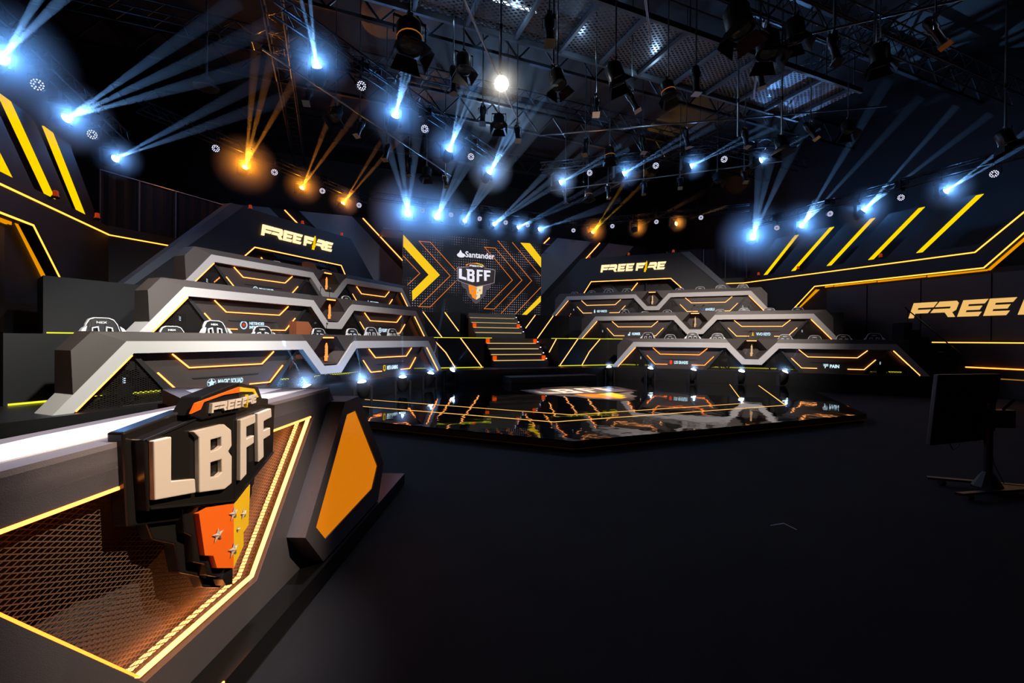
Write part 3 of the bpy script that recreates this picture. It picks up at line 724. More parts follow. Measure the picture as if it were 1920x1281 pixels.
CH = {('left', 'front'): [(-10.59, 9.43, 1.41), (-9.83, 10.18, 1.3), (-9.24, 10.77, 1.44), (-8.48, 11.53, 1.36), (-7.3, 12.73, 1.35), (-6.43, 13.58, 1.37), (-5.86, 14.15, 1.43), (-5.12, 14.89, 1.41)],
      ('right', 'front'): [(5.08, 14.93, 1.42), (5.70, 14.31, 1.34), (6.32, 13.69, 1.43), (6.96, 13.06, 1.39), (8.58, 11.43, 1.35), (9.25, 10.77, 1.32), (9.87, 10.14, 1.35), (10.5, 9.52, 1.4)],
      ('left', 'middle'): [(-6.5, 16.13, 1.4)],
      ('right', 'middle'): [(5.5, 17.13, 1.4), (6.18, 16.45, 1.28), (6.84, 15.79, 1.33), (8.4, 14.23, 1.32), (9.03, 13.59, 1.36), (9.7, 12.93, 1.35), (10.43, 12.2, 1.35)],
      ('left', 'top'): [(-8.71, 16.89, 1.39), (-7.18, 18.42, 1.41)],
      ('right', 'top'): [(4.9, 20.69, 1.36), (5.56, 20.04, 1.4), (6.2, 19.4, 1.46), (6.86, 18.73, 1.45), (8.65, 16.95, 1.38), (9.3, 16.3, 1.4), (9.95, 15.65, 1.44), (10.6, 15.0, 1.45)]}
proto = make_chair(); first = True
NTH = ['nearest the outer stage edge', 'second from the outer edge', 'third from the outer edge', 'fourth from the outer edge', 'fifth from the outer edge', 'sixth from the outer edge', 'seventh from the outer edge', 'nearest the centre stairs']
for (sd, tier), L in CH.items():
    fz = FLZ[ORD.index(tier)]; sg_ = -1 if sd == 'left' else 1
    LL = sorted(L, key=lambda p: -abs(p[0]))
    for i, (x, y, h) in enumerate(LL):
        if len(LL) == 1: nth = 'standing alone'
        elif len(LL) == 2: nth = ['outer one of two', 'inner one of two'][i]
        else: nth = NTH[7] if i == len(LL) - 1 else NTH[i]
        lab = 'black gaming chair with white piping behind the %s %s desk, %s' % (tier, sd, nth)
        rz = (math.radians(-45) if sg_ > 0 else math.radians(45)) + random.uniform(-.12, .12)
        if first: c = proto; c.location = (x, y, fz); c.rotation_euler = (0, 0, rz); c['label'] = lab; first = False; c['group'] = 'gaming chairs behind the player desks'
        else: c = dup(proto, (x, y, fz), rz, lab, 'gaming chairs behind the player desks')
        s_ = h / 1.38; c.scale = (s_, s_, s_)

# ------------------------------------------------------------------ sign walls behind the desks
for side in (-1, 1):
    f = pl45(side, 20.1); sn = 'left' if side < 0 else 'right'
    t = thing('sign_wall', 'dark angular wall carrying the lit FREE FIRE sign, %s stage' % sn, 'sign wall', f(-8.6, .2, 2.95))
    # outline in (s,z), with the portal cut out below the light frame
    out = [(-5.95, 6.42), (-11.26, 6.42), (-14.3, 2.95), (-11.9, 2.95), (-10.67, 5.07), (-6.38, 5.07), (-4.6, 2.95), (-2.7, 3.2)]
    out = [(-5.9, 6.42), (-11.26, 6.42), (-14.45, 3.0), (-12.0, 2.95), (-10.67, 5.03), (-6.38, 5.03), (-4.3, 2.95), (-2.55, 3.22)]
    MB(f).prism(out, 0, .3).build('wall_panel', GREYD, t)
    led_on(t, f, [(-12.0, 3.0), (-10.67, 5.06), (-6.38, 5.06), (-4.9, 3.6)], .035, LED, 0)
    # slanted edge board on the outer side
    MB(f).prism([(-5.9, 6.42), (-2.55, 3.22), (-2.28, 3.22), (-5.45, 6.42)], -.05, .32).build('edge_board', GREYM, t)
    # backing behind the portal
    ft = f if side > 0 else Fr(f.O, -f.X, f.Y, f.Z)
    m1, m2 = MB(ft), MB(ft)
    c = -8.37 if side > 0 else 8.37
    free_fire(m1, m2, c - 1.76, c + 1.76, 5.56, 5.97, -.02, .05)
    s = thing('free_fire_sign', 'glowing cream FREE FIRE letters on the %s sign wall' % sn, 'sign', f(-8.37, -.1, 5.5))
    m1.build('letters', TXTW, s); m2.build('knife_letter', TXTK, s, label='yellow knife standing for the letter I')
    ff = f.at(0, .9, 0)
    bp = thing('portal_backdrop', 'grey slanted boards seen through the opening of the %s sign wall' % sn, 'backdrop', ff(-8.5, 0, 2.95))
    MB(ff).prism([(-10.9, 2.95), (-6.0, 2.95), (-6.0, 5.0), (-10.9, 5.0)], 0, .05).build('board', mat('backdrop_dark_%s' % sn, (.03, .027, .026), .6), bp)
    MB(ff).prism([(-8.2, 2.95), (-7.4, 2.95), (-9.2, 5.0), (-10.0, 5.0)] if side < 0 else [(-8.6, 2.95), (-7.9, 2.95), (-9.7, 5.0), (-10.4, 5.0)], -.04, 0).build('slanted_board', GREYM, bp)
    MB(ff).strip([(-7.3, 4.9), (-8.3, 3.7)] if side < 0 else [(-8.2, 5.0), (-8.9, 4.1)], .04, .02, -.04).build('led_strip', LED, bp)
    for x in (-9.6, -7.7): MB(ff).box(x - .03, x + .03, -.3, -.24, 2.95, 5.0).build('post', METAL, bp)
    # drape wall on the corner
    f2 = pl45(side, 21.73); t = thing('corner_wall', 'low dark parapet wall with one orange light line at the %s corner' % sn, 'wall panel', f2(-4.6, .1, 0))
    MB(f2).prism([(-2.75, 0), (-7.0, 0), (-7.0, 5.15), (-2.75, 5.15)], .02, .2).build('wall_panel', GREYD, t)
    led_on(t, f2, [(-2.74, 4.86), (-6.2, 4.86)], .035, LEDWL, .02)
    d = thing('drape_frame', 'black drape hung on a thin pipe frame above the %s corner' % sn, 'drape', f2(-4.6, .25, 5.15))
    m = MB(f2)
    n = 40
    for i in range(n):
        x0, x1 = -2.65 - 4.1 * i / n, -2.65 - 4.1 * (i + 1) / n
        y0, y1 = .25 + .03 * math.sin(i * 1.9), .25 + .03 * math.sin((i + 1) * 1.9)
        m.face([(x0, y0, 5.15), (x1, y1, 5.15), (x1, y1, 6.82), (x0, y0, 6.82)])
    m.build('drape', mat('black_drape', (.014, .014, .016), .9), d)
    MB(f2).tube([(-2.62, .2, 6.84), (-6.78, .2, 6.84)], .02, 6).build('top_pipe', STEEL if side < 0 else TRUSS, d)
    for x in (-2.62, -3.66, -4.76, -6.7): MB(f2).tube([(x, .2, 5.15), (x, .2, 6.84)], .024, 6).build('upright', GREYM, d)

# ------------------------------------------------------------------ back wall with slanted boards
bw = thing('backdrop_wall', 'wide black back wall with slanted grey boards beside the screen', 'backdrop', (0, 24.8, 2.95))
MB().box(-13, 13, 24.82, 25.0, 0, 8.14).build('wall_panel', GREYD, bw)
FB = Fr((0, 24.8, 0))
for s in (-1, 1):
    MB(FB).prism([(s * 6.09, 8.13), (s * 8.59, 8.11), (s * 4.2, 3.7), (s * 1.7, 3.7)], -.05, 0).build('slanted_board', GREYB, bw)
    MB(FB).prism([(s * 9.9, 8.13), (s * 11.9, 8.11), (s * 9.0, 5.1), (s * 7.0, 5.1)], -.05, 0).build('slanted_board', GREYB, bw)
    led_on(bw, FB, [(s * 5.54, 8.1), (s * 3.2, 5.75)], .05, LED)
    led_on(bw, FB, [(s * 9.24, 8.1), (s * 7.8, 6.6)], .05, LED)
MB().box(-4.7, 4.7, 22.9, 24.8, 7.2, 7.25).build('screen_header', GREYM, bw)
MB().box(-3.95, 3.95, 22.5, 22.9, 7.1, 7.62).build('screen_header', GREYD, bw)

# ------------------------------------------------------------------ big LED screen
def dots_mat():
    m = bpy.data.materials.new('screen_black_with_dots'); m.use_nodes = True; nt = m.node_tree; b = nt.nodes['Principled BSDF']
    b.inputs['Base Color'].default_value = (.004, .004, .005, 1); b.inputs['Roughness'].default_value = .6
    tc = nt.nodes.new('ShaderNodeTexCoord'); sp_ = nt.nodes.new('ShaderNodeSeparateXYZ'); nt.links.new(tc.outputs['Object'], sp_.inputs[0])
    def M(op, a, c=None):
        n = nt.nodes.new('ShaderNodeMath'); n.operation = op
        for i, x in enumerate((a, c)):
            if x is None: continue
            if isinstance(x, (int, float)): n.inputs[i].default_value = x
            else: nt.links.new(x, n.inputs[i])
        return n.outputs[0]
    q = []
    for o in (0, 2):
        fr = M('SUBTRACT', M('FRACT', M('MULTIPLY', sp_.outputs[o], 8.0)), .5); q.append(M('MULTIPLY', fr, fr))
    r = M('LESS_THAN', M('ADD', q[0], q[1]), .05)
    nz = nt.nodes.new('ShaderNodeTexNoise'); nz.inputs['Scale'].default_value = .8; nt.links.new(tc.outputs['Object'], nz.inputs['Vector'])
    k = M('MULTIPLY', M('MAXIMUM', M('SUBTRACT', nz.outputs['Fac'], .45), 0), 3.5)
    e = M('ADD', M('MULTIPLY', r, k), .008)
    b.inputs['Emission Color'].default_value = (.34, .30, .36, 1); nt.links.new(e, b.inputs['Emission Strength'])
    return m
sc = thing('led_screen', 'big wall screen showing yellow chevrons and the LBFF shield', 'screen', (0, 22.45, 2.95))
FS = Fr((0, 22.41, 0))
MB(FS).box(-3.8, 3.8, 0, .15, 3.0, 7.08).build('display_panel', dots_mat(), sc)
def scr(loop, m, name='screen_graphic', o=0): return MB(FS).prism(loop, -.006 - o, -.002 - o).build(name, m, sc)
scr([(-3.79, 6.89), (-1.94, 5.0), (-3.32, 3.62), (-3.35, 4.11), (-2.52, 4.98), (-3.79, 6.3)], SCY, 'yellow_chevron')
scr([(2.53, 7.05), (3.1, 7.07), (3.8, 6.32), (3.8, 5.77)], SCY, 'yellow_chevron')
scr([(3.8, 4.2), (3.8, 3.86), (2.92, 3.08), (2.60, 3.05)], SCY, 'yellow_chevron')
def sline(pts, w=.035):
    MB(FS).strip(pts, w, .003, -.002).build('outline_chevron', SCL, sc)
sline([(-1.12, 5.3), (-2.44, 6.63), (-3.01, 6.63), (-1.4, 4.99), (-3.01, 3.35), (-2.43, 3.35), (-1.12, 4.72)])
sline([(-3.79, 5.84), (-2.96, 5.02), (-3.56, 4.42)])
sline([(1.02, 6.08 - .02), (.46, 6.63), (1.06, 6.63), (2.64, 5.0), (1.04, 3.36), (.46, 3.36), (2.07, 4.97), (1.02, 6.08)])
sline([(1.2, 7.05), (3.25 - .02, 5.0), (1.41, 3.12)])
sline([(2.04, 7.03), (3.79, 5.3)]); sline([(3.8, 4.67), (2.24, 3.11)])
# Santander line
m = MB(FS); text(m, 'Santander', -.60, 1.02, 6.02, 6.33, -.006, .02); m.build('sponsor_text', SCW, sc)
m = MB(FS)
rr = [(-.83 + .22 * math.cos(a * .3), 6.1 + .12 * math.sin(a * .3)) for a in range(21)]
m.prism(rr, -.010, -.006)
m.prism([(-.86, 6.38), (-.98, 6.16), (-.8, 6.0), (-.72, 6.12)], -.012, -.010)
m.build('sponsor_flame', SCW, sc)
# shield on the screen
def shield(parent, fm, sets):
    for nm, loops, mt, o in sets:
        m = MB(fm)
        for lp in loops: m.prism(lp, -.004 - o, -.0 - o)
        m.build(nm, mt, parent)
K = 2.2; cz0 = 4.64
def sc_(lp):
    if isinstance(lp[0][0], (tuple, list)): return [sc_(q) for q in lp]
    return [(x * K + .01, z * K + cz0) for x, z in lp]
shield(sc, FS, [('shield_graphic', [sc_(bk2), sc_(mir(bk2))], SCG, .006), ('shield_graphic', [sc_(HEXR), sc_(mir(HEXR)), sc_(HEADR), sc_(mir(HEADR))], mat('screen_dark', (.02, .015, .015), .5, em=(.06, .045, .045), es=.4), .011),
    ('trim_graphic', [sc_(TRL)], SCO, .016), ('trim_graphic', [sc_(TRR)], SCY, .016),
    ('field_graphic', [sc_(ORL)], SCO, .011), ('field_graphic', [sc_(YER)], SCC, .011)])
m = MB(FS)
for lp in (L_, B_, F1_, F2_): m.prism(sc_(lp), -.022, -.017)
m.build('shield_letters', SCW, sc)
m1, m2 = MB(FS), MB(FS); free_fire(m1, m2, -.17 * K, .17 * K, .41 * K + cz0, .452 * K + cz0, -.018, .003); m1.build('crest_letters', SCW, sc); m2.build('crest_knife', SCY, sc)
m = MB(FS)
for s in (1, -1):
    o = [(x * s, z) for x, z in ((.19, .40), (.475, .365), (.455, .055), (0, -.075))]
    m.strip([tuple(p) for p in sc_(o)], .025, .003, -.018)
m.build('shield_outline', emis('screen_pale_outline', (.62, .48, .55), .6), sc)
m = MB(FS)
for cx, cz, r in ((-.004, -.108, .04), (.087, -.145, .036), (.035, -.2, .022), (-.1, -.17, .04), (-.004, -.283, .04)): m.prism(sc_(star(cx, cz, r)), -.02, -.016)
m.build('star_graphic', emis('screen_star', (.5, .42, .5), .7), sc)
# decal on the platform
KD = 3.6; FP = Fr((0.02, 11.12, .1838), (1, 0, 0), (0, 0, -1), (0, 1, 0))
dc = thing('shield_decal', 'flat LBFF shield decal lying on the glossy platform', 'floor decal', (0, 11.1, .18))
def dd(nm, loops, mt, o):
    m = MB(FP)
    for lp in loops:
        q = [[(x * KD, z * KD) for x, z in l] for l in (lp if isinstance(lp[0][0], (tuple, list)) else [lp])]
        m.prism(q, -.0006 - o, -o)
    m.build(nm, mt, dc)
dd('backing', [bk, mir(bk), bk2, mir(bk2), HEADR, mir(HEADR)], DECAL_G, .0)
dd('letters', [L_, B_, F1_, F2_], DECAL_C, .001)
dd('orange_field', [ORL, TRL], DECAL_O, .001); dd('yellow_field', [YER, TRR], DECAL_Y, .001)

# ------------------------------------------------------------------ side walls with light bars
for side in (-1, 1):
    sn = 'left' if side < 0 else 'right'
    f = Fr((side * 13.42, 0, 0), (0, 1, 0), (side, 0, 0))       # x = v along the wall, y outward
    t = thing('side_set_wall', 'tall black set wall with orange light lines along the %s side' % sn, 'set wall', f(8, .2, 0))
    MB(f).prism([(5.2, 7.1), (7.87, 4.27), (13.56, 4.27), (14.9, 2.95), (17.31, 2.95), (17.31, 5.12), (8.0, 5.12), (5.75, 7.2)], 0, .25).build('upper_panel', WALLK, t)
    MB(f).box(-3, 17.3, .35, .4, 0, 4.3).build('rear_panel', BLK, t)
    led_on(t, f, [(17.31, 4.86), (8.1, 4.86), (5.7, 7.1)], .042, LEDWL)
    led_on(t, f, [(14.75, 3.1), (13.56, 4.27), (7.87, 4.29), (5.2, 7.1)], .042, LEDWL)
    # framed display strips behind the light line
    for x0, x1 in ((13.3, 12.95), (12.9, 11.25), (11.2, 9.6), (9.55, 7.9)):
        MB(f).prism([(x0, 4.27), (x1, 4.27), (x1, 4.215), (x0, 4.20)], .3, .34).build('display_strip', PORT, t)
    SL = [(14.61, 3.39), (14.43, 3.38), (13.55, 4.14), (13.73, 4.16)] if side > 0 else [(15.25, 3.18), (14.71, 3.12), (13.58, 4.34), (14.13, 4.37)]
    MB(f).prism(SL, .3, .34).build('display_strip', PORT, t, label='slanted orange lit strip')
    MB(f).prism([(7.95, 4.24), (7.83, 4.22), (5.2, 7.0), (5.2, 7.18)] if side > 0 else [(13.05, 4.24), (13.05, 4.38), (13.44, 4.35), (13.44, 4.22)], .3, .33).build('display_strip', PORT, t)
    # display wall modules with seams
    for x0, x1 in ((9.72, 7.8), (11.55, 9.76), (13.2, 11.6), (7.76, 5.9), (5.86, 4.0)):
        MB(f).box(x1, x0, .3, .35, 1.82, 4.12).build('display_module', mat('display_off', (.03, .024, .018), .35) if 'display_off' not in MATS else MATS['display_off'], t)
    # stepped base
    MB(f).box(-3, 9.3, -.25, .3, 0, .9).build('base_step', BLKG, t)
    MB(f).box(-3, 9.9, .0, .3, .9, 1.72).build('base_step', BLKG, t)
    led_on(t, f, [(9.25, 1.745), (-2, 1.745)], .035, LEDWL, 0)
    led_on(t, f.at(0, -.27, 0), [(8.2, .9), (-2, .9)], .04, LEDR, 0)
    MB(f).box(-2, 7.4, -.9, -.25, 0, .6).build('base_step', BLKG, t)
    led_on(t, f.at(0, -.91, 0), [(7.35, .6), (-2, .6)], .03, emis('step_reflection', (1, .4, .05), .35) if 'step_reflection' not in MATS else MATS['step_reflection'], 0)  # reflection on the lower step, built as a dim glowing strip
    # slanted planks with light bars
    for i, (vb, vt) in enumerate([(16.2, 14.55), (14.72, 12.95), (13.06, 11.33), (11.39, 9.69), (9.75, 8.06)]):
        fk = f.at(0, .22, 0)
        if side < 0 and i > 2: continue
        q = thing('light_bar_board', 'dark board with yellow light bar, %s wall, %s' % (sn, ['farthest of its row', 'second from the far end', 'third from the far end', 'fourth from the far end', 'nearest of its row'][i]), 'light bar', fk(vb, 0, 5.15), group='slanted yellow light bars along the side walls')
        MB(fk).prism([(vb + .05, 5.1), (vb + 1.15, 5.1), (vt + 1.1, 6.9), (vt - .05, 6.9)], 0, .06).build('board', GREYP if i != 3 else GREYD, q)
        wb = .17 if side > 0 else .36
        MB(fk).prism([(vb - wb * .5, 5.16), (vb + wb * .6, 5.16), (vt + wb * .6, 6.86), (vt - wb * .5, 6.86)], -.04, 0).build('light_bar', BAR, q)
# FREE FIRE on the right display wall
f = Fr((13.42, 0, 0), (0, -1, 0), (1, 0, 0))
s = thing('free_fire_display', 'large orange FREE FIRE wordmark shown on the right display wall', 'display', (13.5, 7.5, 2.6))
m1, m2 = MB(f.at(0, .29, 0)), MB(f.at(0, .29, 0)); free_fire(m1, m2, -10.12, -4.62, 2.67, 3.25, -.0, .01, shear=.3)
m1.build('letters', TXTR, s); m2.build('knife_letter', TXTK, s)
# dark side stairs beyond the right desks, and the black side panel in front of the stage end
st = thing('side_stairs', 'black side stairs with handrail behind the right front desk end', 'stairs', (12.4, 9.2, 0))
fs = pl45(1, 15.0)
m = MB(fs)
for k in range(7): m.box(1.8 + k * .24, 2.04 + k * .24, .1, 1.1, 0, 2.45 - k * .26)
m.build('steps', BLKG, st); MB(fs).tube([(1.8, .05, 3.0), (3.3, .05, 1.4)], .02, 6).tube([(1.9, .05, 2.9), (1.9, .05, 2.3)], .015, 6).build('handrail', METAL, st)
sp1 = thing('side_screen_panel', 'black triangular side panel at the outer end of the right stage', 'panel', (12.4, 7.4, 0))
fq = pl45(1, 13.2)
MB(fq).prism([(1.30, 0), (2.53, 0), (2.53, .95), (1.55, 1.80), (1.30, 1.80)], .04, .12).build('panel', BLK, sp1)

# ------------------------------------------------------------------ red beacons, small signal boxes
def beacon(p, label):
    t = thing('beacon_lamp', label, 'beacon', p, group='small red beacon lamps on the set walls')
    f = Fr(p); MB(f).lathe([(.07, 0), (.07, .03), (.055, .03), (.055, .13), (.03, .15), (0, .15)], 10).build('dome', REDP, t, smooth=True)
    MB(f).lathe([(.085, -.03), (.085, 0), (0, 0)], 10).build('base', BLK, t)
for side in (-1, 1):
    f = pl45(side, 20.2); sn = 'left' if side < 0 else 'right'
    for s_, w_ in ((-6.27, 'outer corner'), (-8.6, 'middle'), (-10.8, 'inner end')): beacon(f(s_, 0, 6.45), 'small red beacon on top of the %s sign wall, at its %s' % (sn, w_))
    for v_, w_ in ((16.4, 'beside the drape'), (14.3, 'between the first boards'), (10.9, 'between the nearer boards')): beacon((side * 13.35, v_, 5.15), 'small red beacon on the %s wall ledge %s' % (sn, w_))

# ------------------------------------------------------------------ rig: trusses
def truss(p0, p1, label, sz=.3, step=.5, group='black lighting trusses around the stage'):
    p0, p1 = Vector(p0), Vector(p1); d = (p1 - p0); L = d.length; d.normalize()
    up = Vector((0, 0, 1)); s = d.cross(up).normalized(); up = s.cross(d)
    t = thing('lighting_truss', label, 'truss', tuple(p0), group=group)
    f = Fr(p0, d, s, up); h = sz / 2
    for a in (-h, h):
        for b in (-h, h): MB(f).tube([(0, a, b), (L, a, b)], .024, 6).build('chord', TRUSS, t)
    m = MB(f); n = max(2, int(L / step))
    for i in range(n):
        x0, x1, xm = L * i / n, L * (i + 1) / n, L * (i + .5) / n
        for a in (-h, h):
            m.tube([(x0, a, -h), (xm, a, h)], .011, 4, cap=False); m.tube([(xm, a, h), (x1, a, -h)], .011, 4, cap=False)
        m.tube([(x0, -h, h), (xm, h, h)], .011, 4, cap=False); m.tube([(xm, h, h), (x1, -h, h)], .011, 4, cap=False)
        m.tube([(x0, -h, -h), (x0, h, -h)], .011, 4, cap=False)
    m.build('lattice', TRUSS, t)
    return t
for s in (-1, 1):
    sn = 'left' if s < 0 else 'right'
    truss((s * 12.95, 1.0, 7.75), (s * 12.95, 17.0, 7.75), 'long black truss above the %s wall boards' % sn)
    truss((s * 12.3, 16.1, 8.45), (s * 5.6, 22.8, 8.45), 'black corner truss over the %s sign wall' % sn)
    truss((s * 8.2, 10.76, 8.85), (s * .9, 16.58, 8.85), 'black mid-hall truss slanting above the %s stage' % sn)
truss((-5.4, 22.25, 8.55), (5.4, 22.25, 8.55), 'black truss above the big screen')
# upper grid
GR = [((-14, 7.2, 9.9), (14, 7.2, 9.9)), ((-14, 14.6, 10.3), (14, 14.6, 10.3)), ((-8.5, 3, 10.1), (-8.5, 24, 10.1)), ((6.5, 3, 10.1), (6.5, 24, 10.1))]
for i, (a, b) in enumerate(GR):
    truss(a, b, 'grid truss high under the roof, %s' % ['crossing nearest the camera', 'crossing over the middle of the hall', 'running front to back on the left', 'running front to back on the right'][i], .45, .8, group='grid trusses high under the roof')
# extra poles and pipes
def pipe(p0, p1, label, r=.024, m=STEEL):
    t = thing('rigging_pipe', label, 'pipe', p0, group='thin rigging pipes below the roof'); MB().tube([p0, p1], r, 7).build('tube', m, t)
    n = 3
    for i in range(n):
        p = Vector(p0).lerp(Vector(p1), (i + .5) / n); MB().tube([tuple(p), (p.x, p.y, 10.95)], .006, 4).build('hanging_wire', METAL, t)
pipe((-.9, 13.0, 8.35), (7.24, 7.54, 8.35), 'long thin pipe carrying a row of barrel spotlights over the middle')
pipe((.8, 6.3, 8.1), (3.1, 8.4, 8.1), 'short thin pipe crossing behind the large hanging lamps')
pipe((.83, 7.39, 8.1), (4.0, 4.1, 8.1), 'thin pipe above the camera at the right top')
pipe((1.9, 17.62, 8.35), (8.2, 11.32, 8.35), 'thin pipe over the right desks with a row of spotlights')
pipe((-8.6, 11.62, 8.35), (-2.6, 17.62, 8.35), 'thin pipe over the left desks with a row of spotlights')
pipe((-6.9, 5.6, 8.6), (-1.6, 13.0, 8.6), 'thin slanting pipe over the left half with lamps hanging below')
pipe((-3.3, 5.2, 8.5), (-.4, 8.2, 8.5), 'thin pipe close above the catwalk lamps')

# catwalk with grating
cw = thing('catwalk', 'grated catwalk hanging under the roof lit pale blue', 'catwalk', (0, 9.2, 9.2))
fc = Fr((0, 0, 9.2), (1, 0, 0), (0, 0, 1), (0, 1, 0))
MB().box(-7, 7.5, 8.30, 8.38, 9.16, 9.30).build('side_beam', GREYM, cw); MB().box(-7, 7.5, 10.22, 10.3, 9.16, 9.30).build('side_beam', GREYM, cw)
for i in range(12): MB().box(-6.7 + i * 1.25, -6.62 + i * 1.25, 8.38, 10.22, 9.17, 9.27).build('cross_beam', GREYM, cw)
sheet(fc, [(-7, 8.3), (7.5, 8.3), (7.5, 10.3), (-7, 10.3)], 'grating', MESHC, cw, .08)
for y in (8.3, 10.3):
    m = MB()
    for z in (9.75, 10.2): m.tube([(-7, y, z), (7.5, y, z)], .02, 5)
    for i in range(12): m.tube([(-6.66 + i * 1.25, y, 9.2), (-6.66 + i * 1.25, y, 10.2)], .02, 5)
    m.build('railing', GREYM, cw)
tl = thing('tube_lamp', 'bright cool white tube lamp above the catwalk grating', 'lamp', (-3.2, 9.5, 9.5))
MB().tube([(-3.75, 9.5, 9.42), (-2.7, 9.45, 9.42)], .03, 8).build('tube', TUBE, tl); MB().box(-3.8, -2.65, 9.42, 9.55, 9.46, 9.52).build('housing', METAL, tl)
for p_, e_ in (((-3.2, 9.5, 9.0), 5), ((-1.35, 9.7, 9.0), 6), ((.9, 9.6, 9.0), 8), ((-4.6, 9.7, 8.95), 2)):
    lamp('POINT', 'catwalk_fill', p_, None, e_, (.5, .75, 1), .08)  # added points that brighten the grating from below, no lamps there

# ------------------------------------------------------------------ fixtures
def make_head(col):
    # pivot at origin, hanging: base above
    t = thing('moving_head_light', 'x', 'stage light', (0, 0, 0))
    MB().box(-.17, .17, -.15, .15, .36, .48).build('base', BLK, t, bevel=.015)
    y = MB()
    for s in (-1, 1): y.box(s * .2 - .025, s * .2 + .025, -.06, .06, -.08, .36)
    y.box(-.2, .2, -.06, .06, .31, .36); y.build('yoke', BLK, t)
    MB().box(-.04, .04, -.03, .03, .48, .86).build('clamp', METAL, t)
    h = MB().lathe([(0, -.2), (.1, -.2), (.14, -.12), (.15, .05), (.13, .16), (.12, .2), (.105, .2), (.105, .185), (0, .185)], 14).build('head', BLK, t, smooth=True)
    l = MB().lathe([(0, .245), (.045, .238), (.08, .218), (.102, .19)], 14).build('lens', col, h); l.parent = h
    return t
def orient(head, d):
    head.rotation_mode = 'QUATERNION'; head.rotation_quaternion = Vector(d).to_track_quat('Z', 'Y')
COLS = {'W': ((.19, .47, 1), LENSW, 'pale blue'), 'O': ((1, .34, .02), LENSO, 'orange'), 'Y': ((1, .52, .02), LENSO, 'amber')}
PROT = {k: make_head(COLS[k][1]) for k in ('W', 'O')}
used = set()
HEADS = [
 ((-3.6, 22.2, 7.91), [(-7.36, 9.94, 10.3), (-6.38, 9.51, 10.3), (-5.04, 8.95, 10.3)], 'W', 3.2),
 ((-2.14, 22.2, 7.92), [(-3.52, 9.41, 10.29), (-2.37, 9.98, 10.29), (-1.63, 9.66, 10.29)], 'W', 2.6),
 ((-0.69, 22.2, 7.88), [(-1.62, 9.35, 10.31), (-1.01, 9.09, 10.31), (-0.05, 9.24, 10.31)], 'W', 1.0),
 ((0.93, 22.2, 7.86), [(2.31, 11.92, 10.32), (3.59, 12.18, 10.32), (4.77, 13.43, 10.32)], 'W', 0.9),
 ((2.31, 22.2, 7.83), [(6.56, 17.19, 10.34), (7.78, 18.33, 10.34)], 'W', 0.8),
 ((3.6, 22.2, 7.85), [(6.3, 18.5, 8.76), (5.91, 18.66, 8.36)], 'W', 0.6),
 ((-9.95, 18.33, 7.85), [(-8.98, 13.92, 10.32), (-8.42, 13.68, 10.32), (-7.48, 13.96, 10.32)], 'O', 1.3),
 ((-8.2, 20.09, 7.9), [(-6.88, 16.72, 10.3), (-5.92, 16.64, 10.3)], 'O', 0.8),
 ((-6.58, 21.7, 7.92), [(-5.12, 20.06, 10.29), (-4.36, 19.26, 10.29)], 'O', 0.7),
 ((6.67, 21.61, 7.87), [(6.9, 18.34, 10.32), (8.26, 18.44, 10.32)], 'Y', 0.8),
 ((8.38, 19.91, 7.87), [(13.06, 20.4, 10.32), (12.8, 19.51, 10.32)], 'O', 0.5),
 ((9.83, 18.46, 7.94), [(10.32, 15.67, 8.15)], 'Y', 0.4),
 ((12.95, 16.41, 7.1), [(4.13, 8.64, 10.7), (4.91, 8.31, 10.7), (6.14, 7.77, 10.7)], 'W', 3.0),
 ((12.95, 13.88, 7.06), [(10.49, 9.22, 10.72), (12.78, 9.38, 10.72)], 'W', 1.6),
 ((12.95, 11.3, 7.11), [(13.26, 8.57, 10.09), (14.38, 8.12, 9.81)], 'W', 1.1),
 ((12.95, 8.67, 7.1), [(12.29, 6.35, 8.26), (12.53, 6.25, 7.96)], 'W', 0.8),
 ((-12.95, 16.49, 6.97), [(-8.69, 13.28, 8.56), (-8.28, 13.12, 8.02)], 'W', 0.6),
 ((-12.95, 13.88, 6.96), [(-8.94, 10.78, 8.78), (-8.28, 10.5, 8.26), (-7.97, 10.37, 7.58)], 'W', 1.0),
 ((-12.95, 11.56, 7.03), [(-11.18, 9.37, 7.68), (-10.67, 9.16, 7.62)], 'W', 1.4),
 ((-7.45, 11.36, 8.11), [(-7.91, 9.94, 9.42), (-7.63, 9.82, 9.42)], 'W', 0.8),
 ((-5.45, 12.93, 8.07), [(-5.36, 11.26, 9.42), (-5.15, 11.19, 9.48), (-4.92, 11.08, 9.48)], 'W', 1.0),
 ((-3.48, 14.48, 8.04), [(-3.44, 12.84, 9.76), (-3.03, 12.66, 9.88), (-2.73, 12.54, 9.94)], 'W', 1.0),
 ((-1.5, 16.11, 8.14), [(-1.02, 14.3, 10.27), (-0.49, 14.07, 10.42), (-0.23, 13.96, 10.21)], 'W', 1.0),
 ((1.57, 16.04, 8.17), [(2.92, 13.86, 9.04), (3.2, 13.74, 8.89)], 'W', 0.6),
 ((3.5, 14.46, 8.28), [(5.3, 12.1, 9.6), (5.57, 11.98, 9.42)], 'W', 0.6),
 ((5.45, 12.94, 8.33), [(6.74, 10.78, 9.26), (7.01, 10.68, 9.09)], 'W', 0.5),
 ((7.32, 11.49, 8.32), [(7.77, 9.69, 8.75)], 'W', 0.25)]
